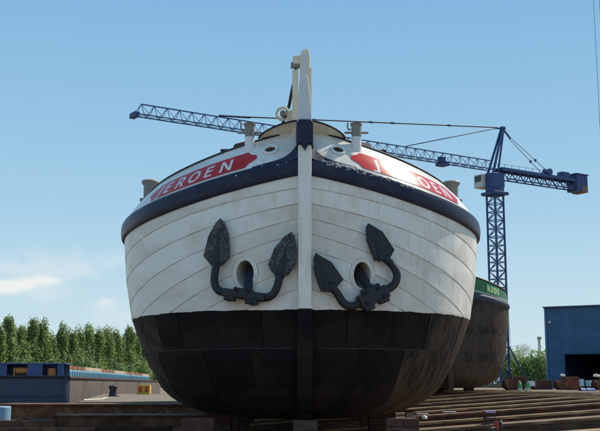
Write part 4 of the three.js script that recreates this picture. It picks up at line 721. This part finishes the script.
// ------------------------------------------------------------------ trees
function crownGeo(seed, h, rad, n, size, shape) {
  const r = rng(seed), P = [], N = [], C = [];
  const clumps = [], hue = 0.8 + 0.4 * r(); for (let i = 0; i < 46; i++) { const t = Math.pow(r(), 0.8), a = r() * 6.283, k = shape(t) * rad * Math.sqrt(r()); clumps.push([Math.cos(a) * k, h * (0.06 + 0.92 * t), Math.sin(a) * k, 0.28 + 0.35 * r(), 0.7 + 0.6 * r()]); }
  for (let i = 0; i < n; i++) {
    const c = clumps[Math.floor(r() * clumps.length)], R = rad * c[3] * 1.05, u = r() * 2 - 1, a = r() * 6.283, q = Math.sqrt(1 - u * u), k = Math.pow(r(), 0.4);
    const d = new THREE.Vector3(q * Math.cos(a), u, q * Math.sin(a)), p = new THREE.Vector3(c[0], c[1], c[2]).addScaledVector(d, R * k); p.y += u * R * 1.1 * k; if (p.y < 0.2) p.y = 0.2 + r();
    const nn = d.clone().multiplyScalar(0.6).add(new THREE.Vector3(r() - 0.5, r() - 0.2, r() - 0.5)).normalize(), t1 = new THREE.Vector3(r() - 0.5, r() - 0.5, r() - 0.5).cross(nn).normalize(), t2 = nn.clone().cross(t1), s = size * (0.6 + 0.8 * r());
    const v = [t1.clone().multiplyScalar(s), t2.clone().multiplyScalar(s * 0.7), t1.clone().multiplyScalar(-s), t2.clone().multiplyScalar(-s * 0.7)].map((w) => w.add(p));
    const tone = c[4] * (0.8 + 0.4 * r()), col = [0.195 * tone * hue, 0.29 * tone, 0.07 * tone];
    for (const idx of [0, 1, 2, 0, 2, 3]) { P.push(v[idx].x, v[idx].y, v[idx].z); N.push(nn.x, nn.y, nn.z); C.push(...col); }
  }
  const g = new THREE.BufferGeometry(); g.setAttribute('position', new THREE.Float32BufferAttribute(P, 3)); g.setAttribute('normal', new THREE.Float32BufferAttribute(N, 3)); g.setAttribute('color', new THREE.Float32BufferAttribute(C, 3)); return g;
}
const leafMat = phys({ vertexColors: true, roughness: 1, transmission: 0.45, thickness: 0, color: rgb(1, 1, 1) });
const barkMat = std({ map: T.bark, roughness: 1 });
function treeParts(seed, h, rad, n, size, shape) {
  const r = rng(seed + 100), L = [rod([0, -0.5, 0], [0.1 * rad, h * 0.8, 0], h * 0.018, 8, h * 0.005)];
  for (let i = 0; i < 9; i++) { const t = 0.15 + 0.6 * r(), a = r() * 6.283, k = rad * 0.7; L.push(rod([0.1 * rad * t, h * t, 0], [Math.cos(a) * k, h * (t + 0.16), Math.sin(a) * k], h * 0.006, 5, h * 0.002)); }
  return { crown: crownGeo(seed, h, rad, n, size, shape), trunk: merge(L) };
}
const popShape = (t) => 0.35 + 0.75 * Math.sin(Math.PI * Math.pow(clamp(t * 0.88 + 0.06, 0, 1), 0.8)) - 0.1 * t, bushShape = (t) => 0.5 + 0.6 * Math.sqrt(Math.max(0, 1 - t * t));
const pops = [1, 2, 3, 4, 5, 6].map((s) => treeParts(s, 12.4, 1.75, 4200, 0.19, popShape)), bushes = [11, 12, 13].map((s) => treeParts(s, 4.2, 2.0, 1100, 0.22, bushShape));
function plantTree(name, v, x, z, s, turn, label, group, sy = 1) { const y = groundY(x, z) - 0.05, g = thing(name, label, 'tree', [x, y, z], turn, group); g.scale.set(s, s * sy, s); part(g, 'trunk', v.trunk, barkMat); part(g, 'crown', v.crown, leafMat); return g; }
{
  const r = rng(33);
  for (let row = 0; row < 2; row++) for (let i = 0; i < 27; i++) {     // the poplar row runs away to the right
    const t = i / 26 + (row ? 0.018 : 0), x = lerp(-68, -33, t) + (r() - 0.5) * 0.7, z = lerp(-182, -262, t) - row * 4.5 + (r() - 0.5);
    plantTree('poplar_tree', pops[Math.floor(r() * 6)], x, z, 0.84 + 0.24 * r(), r() * 6.28, 'green poplar in the close row on the far bank behind the cargo barge', 'poplars on the far bank', 0.96 + 0.1 * r());
  }
  for (let i = 0; i < 15; i++) { const t = (i + 0.5 * r()) / 15, x = lerp(-62, -29, t), z = lerp(-170, -240, t); const g = plantTree('bank_bush', bushes[i % 3], x, z, 0.8 + 0.5 * r(), r() * 6, 'leafy bush at the foot of the poplar row on the far bank', 'bushes below the poplars'); g.userData.category = 'bush'; }
  for (let i = 0; i < 15; i++) { const t = i / 14, x = lerp(52, 70, t) + (r() - 0.5), z = -255 + (r() - 0.5) * 6 - 8 * (i % 2); const g = plantTree('yard_bush', bushes[i % 3], x, z, 1.25 + 0.3 * r(), r() * 6, 'green tree of the low belt between the dark barge and the blue shed', 'low trees beyond the yard', 1.0 + 0.15 * r()); }
}
// thin smoke drifting beyond the bushes
{
  const r = rng(71), L = [];
  for (let i = 0; i < 9; i++) { const t = i / 8, g = new THREE.IcosahedronGeometry(1, 4), p = g.attributes.position, k = 1.3 + 1.6 * t * r(); for (let j = 0; j < p.count; j++) { const x = p.getX(j), y = p.getY(j), z = p.getZ(j), f = k * (0.7 + 0.7 * vnoise(x * 2.5 + i * 9, y * 2.5 + z * 1.7, 512, 6)); p.setXYZ(j, x * f * 1.5, y * f, z * f * 0.6); } g.computeVertexNormals(); g.translate(90 + t * 13 + (r() - 0.5) * 2, 12 + t * 5.5 + (r() - 0.5) * 1.5, -420 - i * 5); L.push(g); }
  const m = new THREE.Mesh(merge(L), std({ color: rgb(0.5, 0.42, 0.33), transparent: true, opacity: 0.09, roughness: 1, depthWrite: false }));
  m.name = 'smoke'; m.userData = { kind: 'stuff', label: 'thin brown smoke drifting above the bushes beside the shed', category: 'smoke' }; scene.add(m);
}

scene.traverse((o) => { if (o.isMesh) { o.castShadow = true; o.receiveShadow = true; } });
renderer.render(scene, camera);
